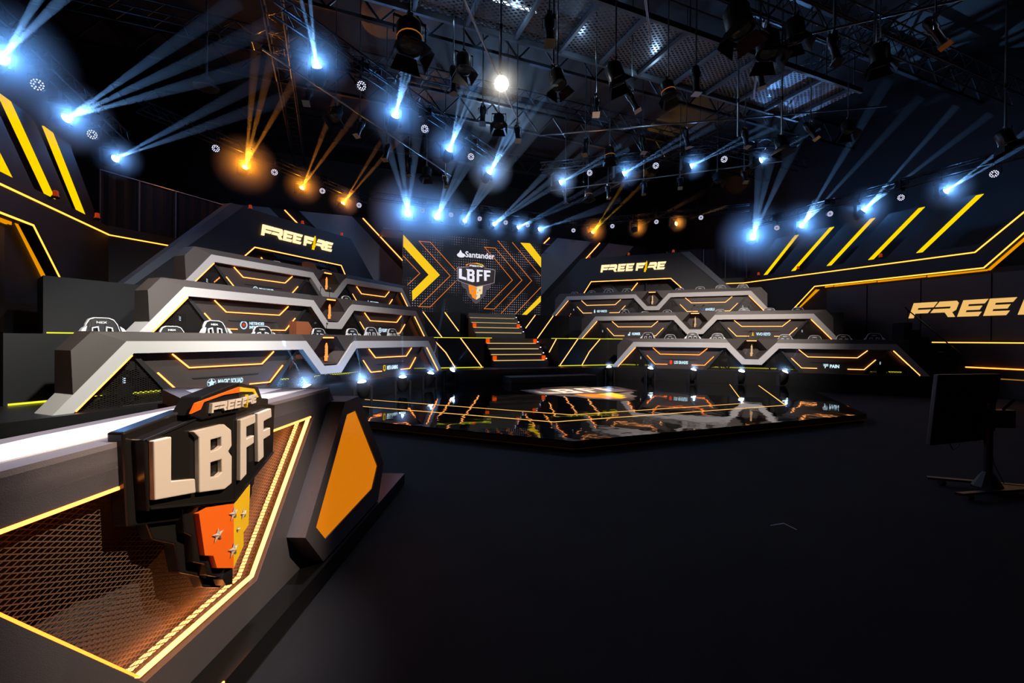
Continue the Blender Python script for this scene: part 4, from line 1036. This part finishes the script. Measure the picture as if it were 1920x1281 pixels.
FLOORHEADS = [
 ((-7.62, 10.71, 0.71), [(-8.26, 10.65, 2.12)], 'W', 1),
 ((-6.41, 11.47, 0.71), [(-6.6, 11.22, 1.93)], 'W', 0.9),
 ((-5.26, 12.55, 0.71), [(-5.33, 12.25, 2.39)], 'W', 0.6),
 ((-4.23, 13.68, 0.71), [(-3.9, 13.22, 2.96)], 'W', 0.5),
 ((-3.2, 14.94, 0.7), [(-2.77, 14.44, 1.49)], 'W', 0.3),
 ((7.62, 10.71, 0.71), [(7.78, 10.32, 1.57)], 'W', 0.3),
 ((6.41, 11.47, 0.71), [(6.3, 11.19, 1.46)], 'W', 0.2),
 ((5.26, 12.55, 0.71), [(5.32, 12.2, 1.92)], 'W', 0.3),
 ((4.23, 13.68, 0.71), [(4.2, 13.37, 1.71)], 'W', 0.3),
 ((3.2, 14.94, 0.7), [(2.96, 14.71, 2.11)], 'W', 0.3)]
STOCK = {'W': [], 'O': []}
for h_ in HEADS + FLOORHEADS:
    k_ = 'W' if h_[2] == 'W' else 'O'
    STOCK[k_].append(PROT[k_] if not STOCK[k_] else copy_tree(PROT[k_]))
WHERE = ['above the left edge of the big screen', 'above the screen, second from its left', 'above the screen, third from its left', 'above the screen, fourth from its left', 'above the screen, fifth from its left', 'above the right edge of the big screen',
 'over the left sign wall, outermost', 'over the left sign wall, middle one', 'over the left sign wall, nearest the screen', 'over the right sign wall, nearest the screen', 'over the right sign wall, middle one', 'over the right sign wall, outermost',
 'brightest at the far end of the right wall truss', 'second along the right wall truss', 'third along the right wall truss', 'nearest along the right wall truss', 'at the far end of the left wall truss', 'second along the left wall truss', 'nearest along the left wall truss',
 'on the left mid truss, highest in view', 'on the left mid truss, second', 'on the left mid truss, third', 'on the left mid truss, nearest the centre', 'on the right mid truss, nearest the centre', 'on the right mid truss, second', 'on the right mid truss, third', 'on the right mid truss, outermost']
NB = {}
def beam_mesh(P, ends, pw, ball, halfw):
    m = MB()
    P = Vector(P)
    for e in ends:
        e = Vector(e); d = (e - P); L = d.length
        a = P + d.normalized() * .1
        m.tube([tuple(a), tuple(e)], .010, 10, raw=True, r2=.010 + L * halfw)
    return m
def place_head(P, ends, ck, pw, label, group, floor=False, pose=None):
    key = 'W' if ck == 'W' else 'O'
    d = sum((Vector(e) - Vector(P) for e in ends), Vector()) / len(ends); dn = d.normalized()
    col = COLS[ck][0]
    big = 1.5 if pw > 2.4 else 1.0; pv = Vector(P) - dn * (.245 * big - .01)  # brightest fixtures enlarged to stand in for lens glare
    t = STOCK[key].pop()
    t['label'] = label; t['group'] = group; t.location = pv; WM[t.name] = Matrix.Translation(pv)
    if floor: t.rotation_euler = (math.pi, 0, 0); WM[t.name] = Matrix.Translation(pv) @ Matrix.Rotation(math.pi, 4, 'X')
    for ch in t.children:
        if ch.name.startswith('head'):
            orient(ch, dn if not floor else Vector((dn.x, -dn.y, -dn.z)))
        if floor and ch.name.startswith('lens'): pass
    if big > 1:
        for ch in t.children: ch.scale = (big,) * 3
    # haze cut into shafts and a bloom ball; an added point lights the ball
    halfw = .030 if len(ends) > 1 else .022
    if floor: halfw = .02
    hz = shaft_haze(P, .5, 4.5 if not floor else 1.2)
    bm_ = beam_mesh(P, ends, pw, 0, halfw)
    bm_.build('light_beam', hz, t, label='%s haze shaped as shafts of light' % COLS[ck][2])
    ang = max([(Vector(e) - Vector(P)).angle(d) for e in ends] + [0]) * 2 + 2 * math.atan(halfw) + .02
    o = lamp('SPOT', 'beam_light', tuple(Vector(P) + dn * .02), tuple(Vector(P) + dn), (3200 if ck == 'W' else 2600) * pw ** .8, col, .02, math.degrees(ang), .05, parent=t)
    rb = (.95 if not floor else .42) * (pw ** .65)
    MB().lathe([(0, -rb)] + [(rb * math.cos(a), rb * math.sin(a)) for a in (-1.2, -.8, -.4, 0, .4, .8, 1.2)] + [(0, rb)], 16, Fr(tuple(Vector(P) + dn * .05))).build('bloom_ball', puff(1.2), t, label='soft glow in the haze around the lens')
    lamp('POINT', 'bloom_light', tuple(Vector(P) + dn * .06 + Vector((0, 0, -.0))), None, (58 * pw ** 1.2 if not floor else 14 * pw), (.11, .38, 1) if ck == 'W' else (1, .29, .005), .03, parent=t)  # added point inside the bloom ball, besides the beam spot
    return t
for (P, E_, c, pw), wh in zip(HEADS, WHERE):
    place_head(P, E_, c, pw, '%s moving head light %s' % (COLS[c][2], wh), 'moving head lights on the trusses')
FW = ['nearest the host desk', 'second from the host desk', 'third from the host desk', 'fourth from the host desk', 'beside the left stage corner', 'farthest right of the row', 'second from the right end', 'third from the right end', 'fourth from the right end', 'beside the right stage corner']
for (P, E_, c, pw), wh in zip(FLOORHEADS, FW):
    place_head(P, E_, c, pw, 'moving head light on the glossy platform, %s' % wh, 'moving head lights standing on the platform', floor=True)

def make_par():
    t = thing('par_can', 'x', 'stage light')
    # faces -y
    f = Fr((0, 0, 0), (1, 0, 0), (0, 0, 1), (0, -1, 0))
    MB(f).lathe([(0, -.12), (.09, -.12), (.12, -.05), (.13, .06), (.13, .08), (.115, .08), (.115, .06), (0, .06)], 14).build('housing', BLK, t, smooth=True)
    m = MB(f)
    for r, n in ((.055, 6), (.098, 12)):
        for k in range(n):
            a = 2 * math.pi * k / n; m.lathe([(.015, .062), (.010, .068), (0, .07)], 8, Fr(f(r * math.cos(a), r * math.sin(a), 0), f.X, f.Y, f.Z))
    m.build('led_cluster', LENSP, t)
    MB().tube([(-.16, 0, 0), (-.16, 0, .2), (.16, 0, .2), (.16, 0, 0)], .012, 5).build('yoke', METAL, t)
    MB().tube([(0, 0, .2), (0, 0, .3)], .02, 6).box(-.02, .02, -.2, .2, .27, .64).box(-.2, .2, -.02, .02, .4, .64).build('clamp', METAL, t)
    return t
PARS = [('L', (-12.95, 15.12, 7.08)), ('L', (-12.95, 12.72, 7.13)), ('C', (-10.72, 17.64, 8.09)), ('C', (-9.12, 19.24, 8.08)), ('C', (-7.45, 20.91, 8.1)), ('C', (-5.87, 22.48, 8.11)), ('F', (-2.89, 22.2, 8.12)), ('F', (-1.42, 22.2, 8.08)), ('F', (0.09, 22.2, 8.05)), ('F', (1.56, 22.2, 8.01)), ('F', (2.88, 22.2, 8.01)), ('D', (5.89, 22.47, 8.08)), ('D', (7.47, 20.89, 8.12)), ('D', (9.12, 19.24, 8.14)), ('D', (10.69, 17.67, 8.15)), ('R', (12.95, 15.09, 7.26)), ('R', (12.95, 12.65, 7.31)), ('R', (12.95, 10.01, 7.25)), ('R', (12.95, 7.47, 7.28)), ('M', (-6.42, 12.18, 8.28)), ('M', (-4.44, 13.75, 8.22)), ('M', (-2.49, 15.31, 8.27)), ('N', (2.49, 15.31, 8.44)), ('N', (4.44, 13.76, 8.47)), ('N', (6.32, 12.26, 8.46))]
pp = make_par(); firstp = True
cnt = {}
NN = ['first', 'second', 'third', 'fourth', 'fifth', 'sixth']
NM = {'L': 'left wall truss', 'C': 'left corner truss', 'F': 'truss above the screen', 'D': 'right corner truss', 'R': 'right wall truss', 'M': 'left mid truss', 'N': 'right mid truss'}
for a, p in PARS:
    i = cnt.get(a, 0); cnt[a] = i + 1
    d = Vector((-7.147, 0, 1.75)) - Vector(p); rz = math.atan2(d.y, d.x) + math.pi / 2
    dct = {'F': 'from its left end', 'C': 'counted from its outer end', 'D': 'counted from the screen', 'L': 'counted from its far end', 'R': 'counted from its far end', 'M': 'counted from its outer end', 'N': 'counted from the centre'}[a]
    lab = 'small white led par light on the %s, %s %s' % (NM[a], NN[i], dct)
    pitch = -math.atan2(Vector((d.x, d.y)).length, -d.z) + math.pi / 2
    if firstp: t = pp; firstp = False; t['label'] = lab
    else: t = copy_tree(pp); t['label'] = lab
    t['group'] = 'small led par lights on the trusses'; t.location = p
    for ch in t.children:
        if ch.name.startswith(('housing', 'led_cluster')): ch.rotation_euler = (math.radians(18), 0, 0)
    t.rotation_euler = (0, 0, rz + math.radians(random.uniform(-25, 25)))

def drop_rod(t, p, h, ztop, k=1.0):
    # the rod a unit hangs from, up to its pipe or to the roof steel
    me_p = MB(Fr((0, 0, 0))).tube([(0, 0, h / k), (0, 0, (ztop + .02 - p[2]) / k)], .016 / k, 6)
    o = me_p.build('drop_rod', STEEL, None); o.parent = t
    return o
def make_fresnel():
    t = thing('fresnel_lamp', 'x', 'stage light')
    f = Fr((0, 0, 0), (1, 0, 0), (0, 0, 1), (0, -1, 0))   # beam along -y
    MB(f).lathe([(0, -.26), (.13, -.26), (.19, -.18), (.19, .12), (.205, .12), (.205, .16), (.17, .16), (0, .15)], 18).build('housing', BLKG, t, smooth=True)
    MB(f).lathe([(0, .175), (.1, .165), (.165, .155)], 18).build('lens', mat('fresnel_lens', (.03, .03, .035), .1, em=(1, .9, .8), es=.002) if 'fresnel_lens' not in MATS else MATS['fresnel_lens'], t)
    for k in range(4):
        a = k * math.pi / 2; ff = Fr(f(0, 0, 0), f.X * math.cos(a) + f.Y * math.sin(a), f.Y * math.cos(a) - f.X * math.sin(a), f.Z)
        MB(ff).prism([(-.15, .17), (.15, .17), (.23, .36), (-.23, .36)], .18, .186, fy=lambda x, z, y: (x, y + (z - .17) * .55, z)).build('barn_door', METAL, t)
    MB().tube([(-.24, 0, 0), (-.24, 0, .26), (.24, 0, .26), (.24, 0, 0)], .014, 5).build('yoke', METAL, t)
    MB().tube([(0, 0, .26), (0, 0, .4)], .02, 6).tube([(-.04, 0, .34), (.04, 0, .34)], .04, 6).build('clamp', STEEL, t)
    MB(f).lathe([(.193, .02), (.196, .03), (.193, .04)], 18).build('accent_ring', emis('orange_ring_glow', (1, .3, .03), .35) if 'orange_ring_glow' not in MATS else MATS['orange_ring_glow'], t)  # emissive orange ring around the housing
    return t
def make_profile():
    t = thing('profile_spotlight', 'x', 'stage light')
    f = Fr((0, 0, 0), (1, 0, 0), (0, 0, 1), (0, -1, 0))
    MB(f).lathe([(0, -.34), (.07, -.34), (.1, -.26), (.1, -.06), (.075, -.02), (.075, .26), (.095, .28), (.095, .36), (.08, .36), (.07, .34), (0, .34)], 14).build('barrel', BLKG, t, smooth=True)
    MB(f).box(-.1, .1, -.1, .1, .355, .362).build('gel_frame', STEEL, t)
    MB().tube([(-.13, 0, 0), (-.13, 0, .2), (.13, 0, .2), (.13, 0, 0)], .011, 5).build('yoke', STEEL, t)
    MB().tube([(0, 0, .2), (0, 0, .34)], .022, 6).tube([(-.05, 0, .32), (.05, 0, .32)], .035, 8).build('clamp', STEEL, t)
    return t
FRES = [(-6.07, 6.68, 6.2), (-2.33, 6.82, 6.6), (-0.09, 7.99, 7.4), (-2.91, 7.99, 7.0), (0.95, 11.75, 7.56), (-1.43, 4.96, 6.6), (0.03, 5.6, 7.0), (2.18, 5.01, 7.0), (7.68, 5.33, 6.6), (4.38, 8.55, 7.2), (6.44, 8.07, 7.82), (-7.01, 13.21, 7.91), (-3.86, 16.36, 7.84), (-2.82, 11.6, 7.8), (3.1, 16.42, 8.0), (6.65, 12.86, 8.0), (-4.62, 8.86, 7.4), (0.13, 5.18, 7.0)]
FRW = ['largest, hanging close at the top of the view', 'big, below the catwalk right of the white lamp', 'glowing orange at its rim, right of the catwalk', 'lit one beside the bright white lamp', 'on the middle pipe between barrel spotlights', 'close to the camera, right of the catwalk', 'close to the camera, second right of the catwalk', 'near the top right of the view', 'on the long pole at the far right', 'under the pole at the end of the middle pipe', 'beyond the right end of the middle pipe', 'over the left desks, left one', 'over the left desks near the screen', 'over the centre, left of the middle pipe', 'over the right desks near the screen', 'over the right desks, outer one', 'left of the bright white lamp', 'third in the cluster at the top right']
pf = make_fresnel()
for i, (p, wd) in enumerate(zip(FRES, FRW)):
    t = pf if i == 0 else copy_tree(pf)
    t['label'] = 'black barn door lamp, ' + wd; t['group'] = 'black barn door lamps hanging from the roof'; t.location = p
    az = random.uniform(-.9, .9) + (0 if p[0] < -4 else .3); t.rotation_euler = (0, 0, az)
    tilt = math.radians(random.uniform(62, 86)) if i else math.radians(80)
    for ch in t.children:
        if ch.name.startswith(('housing', 'lens', 'barn_door', 'accent_ring')): ch.rotation_euler = (tilt, 0, 0)
    sc_k = 1.0 if i in (0, 5, 6) else .82; t.scale = (sc_k,) * 3
    if i not in (0, 2, 4, 14):
        for ch in list(t.children):
            if ch.name.startswith('accent_ring'): bpy.data.objects.remove(ch)
    drop_rod(t, p, .3 * sc_k, 8.35 if i in (4, 10, 11, 12, 14, 15) else 11.0, sc_k)
PROF = [(-3.73, 6.75, 7.0), (0.18, 7.43, 7.4), (-0.35, 8.94, 7.6), (-1.02, 9.5, 7.6), (1.18, 5.19, 7.0), (2.32, 4.26, 7.0), (0.33, 12.17, 7.87), (1.78, 11.2, 7.82), (2.84, 10.49, 7.9), (4.21, 9.57, 7.77), (5.65, 8.6, 7.82), (2.02, 7.35, 7.9), (2.38, 17.14, 8.03), (3.69, 15.82, 8.0), (4.72, 14.8, 8.0), (5.7, 13.81, 8.03), (7.3, 12.21, 7.98), (-7.68, 12.55, 7.95), (-6.34, 13.88, 7.95), (-5.48, 14.75, 7.73), (-4.61, 15.62, 7.71), (-2.94, 17.28, 8.0), (-3.35, 11.42, 7.8), (-2.07, 12.05, 7.8), (-4.58, 9.83, 7.6)]
PRW = ['at the top centre beside the catwalk lamp', 'below the catwalk, rightmost of three', 'below the catwalk, middle of three', 'below the catwalk, leftmost of three', 'lit blue at the top right, left one', 'lit blue at the top right, right one', 'first on the middle pipe from the left', 'second on the middle pipe', 'third on the middle pipe, catching blue light', 'fourth on the middle pipe', 'last on the middle pipe at the right', 'above the middle pipe near the far pole',
 'over the right desks, nearest the screen', 'over the right desks, second from the screen', 'over the right desks, third from the screen', 'over the right desks, fourth from the screen', 'over the right desks, farthest from the screen', 'over the left desks, farthest from the screen', 'over the left desks, second from the outside', 'over the left desks, third from the outside', 'over the left desks, fourth from the outside', 'over the left desks, nearest the screen', 'left of the centre, upper one', 'left of the centre, lower one', 'left of the catwalk near the white lamp']
pr = make_profile()
for i, (p, wd) in enumerate(zip(PROF, PRW)):
    t = pr if i == 0 else copy_tree(pr)
    t['label'] = 'slim black barrel spotlight, ' + wd; t['group'] = 'slim barrel spotlights hanging from pipes'; t.location = p
    t.rotation_euler = (0, 0, random.uniform(-.8, .8)); tilt = math.radians(random.uniform(60, 88))
    for ch in t.children:
        if ch.name.startswith(('barrel', 'gel_frame')): ch.rotation_euler = (tilt, 0, 0)
    t.scale = (.9,) * 3
    drop_rod(t, p, .3, 8.35 if 6 <= i <= 10 or 12 <= i <= 21 else 10.95, .9)
# poles that hold the lone lamps
POLES = [((-3.9, 8.62, 7.25), 'holding the bright white lamp'), ((-3.0, 8.0, 7.3), 'right of the bright white lamp'), ((4.38, 8.55, 7.5), 'above the lamp ending the middle pipe'), ((7.68, 5.33, 6.9), 'at the far right of the view'), ((2.9, 8.7, 7.2), 'slanting beside the middle pipe'), ((-9.8, 12.21, 7.8), 'far left holding a small lamp'), ((2.2, 5.1, 7.3), 'near the top right of the view'), ((1.2, 5.2, 7.4), 'near the top right, left of another')]
for (x, y, z), wd in POLES:
    t = thing('hanging_pole', 'thin steel pole hanging from the roof, ' + wd, 'pole', (x, y, z), group='thin steel poles hanging from the roof')
    MB().tube([(x, y, z), (x, y, 10.9)], .024, 7).build('tube', STEEL, t); MB().tube([(x, y, z + .9), (x, y, z + 1.0)], .04, 7).build('coupler', METAL, t)
# the bright white lamp facing the camera
t = thing('studio_lamp', 'bright white round lamp facing the camera below its pole', 'stage light', (-3.9, 8.56, 7.0))
d = (Vector((-7.147, 0, 1.75)) - Vector((-3.9, 8.56, 7))).normalized(); s_ = d.cross(Vector((0, 0, 1))).normalized(); u_ = s_.cross(d)
fl = Fr((-3.9, 8.56, 7.0), s_, u_, d)
MB(fl).lathe([(0, -.3), (.1, -.28), (.14, -.1), (.16, .02), (.15, .02), (0, .01)], 14).build('housing', BLK, t, smooth=True)
MB(fl).lathe([(0, .09), (.07, .075), (.12, .045), (.148, .015)], 14).build('lens', LENSK, t)
MB(Fr(fl(0, 0, .05))).lathe([(0, -.55)] + [(.55 * math.cos(a), .55 * math.sin(a)) for a in (-1.2, -.8, -.4, 0, .4, .8, 1.2)] + [(0, .55)], 16).build('bloom_ball', puff(1.0), t)  # haze ball added for the bloom of this lens
lamp('POINT', 'bloom_light', fl(0, 0, .12), None, 26, (1, .93, .8), .03, parent=t)
MB().tube([(-3.9, 8.62, 7.3), (-3.9, 8.7, 7.14)], .03, 6).build('clamp', METAL, t)
t = thing('dome_lamp', 'small dark dome lamp hanging on a pole at the upper left', 'lamp', (-9.8, 12.21, 7.5))
MB(Fr((-9.8, 12.21, 7.5))).lathe([(0, .3), (.05, .3), (.12, .2), (.26, .03), (.26, 0), (.24, 0), (0, .12)], 16).build('shade', METAL, t, smooth=True)

# ------------------------------------------------------------------ monitor on a stand, right
fm = Fr((-.2, 2.6, 0))
cyaw = math.radians(-22.364)
f_right = Vector((math.cos(cyaw), math.sin(cyaw), 0)); f_fwd = Vector((-math.sin(cyaw), math.cos(cyaw), 0))
mt_ = thing('monitor_stand', 'dark flat monitor seen from behind on a wheeled floor stand', 'monitor', (-.02, 2.78, 0))
A_ = Vector((-.54, 3.0, 0)); B_2 = Vector((.12, 2.735, 0)); X_ = (B_2 - A_).normalized(); Y_ = Vector((0, 0, 1)).cross(X_)
fm = Fr(A_, X_, Y_); Lm = (B_2 - A_).length
MB(fm).prism([(.0, .52), (Lm, .60), (Lm + .06, 1.385), (.02, 1.37)], -.03, .03, fy=lambda a, b, c: (a, c - (b - .5) * .08, b)).build('screen_housing', BLKG, mt_, bevel=.01)
MB(fm).box(Lm * .42, Lm * .95, -.12, -.05, .72, 1.1).build('rear_cover', BLK, mt_)
px, py = .02, 2.78
pc = Vector((px, py, 0)) - f_fwd * .12
MB().tube([(pc.x, pc.y, .1), (pc.x, pc.y, 1.05)], .04, 10).build('pole', BLKG, mt_)
MB().lathe([(.14, .07), (.07, .2), (.04, .24), (0, .24)], 10, Fr((pc.x, pc.y, 0))).build('pole_foot', BLK, mt_)
MB(Fr(pc, f_right, f_fwd)).box(-.1, .16, -.14, -.02, .78, .98).tube([(.06, -.1, .98), (.14, -.14, 1.1)], .015, 5).build('bracket', METAL, mt_)
for s in (-1, 1):
    MB(Fr(pc, f_right, f_fwd)).prism([(-.62, s * .1 + .14 * s), (-.58, s * .1 + .19 * s), (.5, s * .1 - .02 * s), (.5, s * .1 - .08 * s)] if s < 0 else [(-.42, .3), (-.38, .36), (.5, .05), (.5, -.02)], .055, .08, plane='xy').build('foot_rail', METAL, mt_)
    MB(Fr(pc, f_right, f_fwd)).tube([(-.5 if s < 0 else -.32, s * .25, .03), (-.44 if s < 0 else -.26, s * .25, .03)], .03, 8).build('caster', BLK, mt_)
MB(Fr(pc, f_right, f_fwd)).box(-.12, .75, -.12, .08, .05, .075).build('base_plate', METAL, mt_)
cb = MB(fm).tube([(.25, 0, .56), (.3, 0, .47), (.36, 0, .5), (.4, 0, .57)], .005, 4).tube([(Lm, 0, .7), (Lm + .04, -.05, .3), (Lm + .1, -.1, .1)], .006, 4).build('cable', BLK, mt_)
# tape mark
tp = thing('tape_mark', 'small pale angled tape mark on the dark floor', 'tape', (-3.15, 2.9, 0))
MB().prism([(-3.27, 2.95), (-3.1, 2.94), (-3.12, 2.93), (-3.27, 2.942)], 0.0005, .002, plane='xy').build('strip', TRIMW, tp)
MB().prism([(-3.11, 2.94), (-3.1, 2.94), (-3.125, 2.79), (-3.135, 2.79)], 0.0005, .002, plane='xy').build('strip', TRIMW, tp)
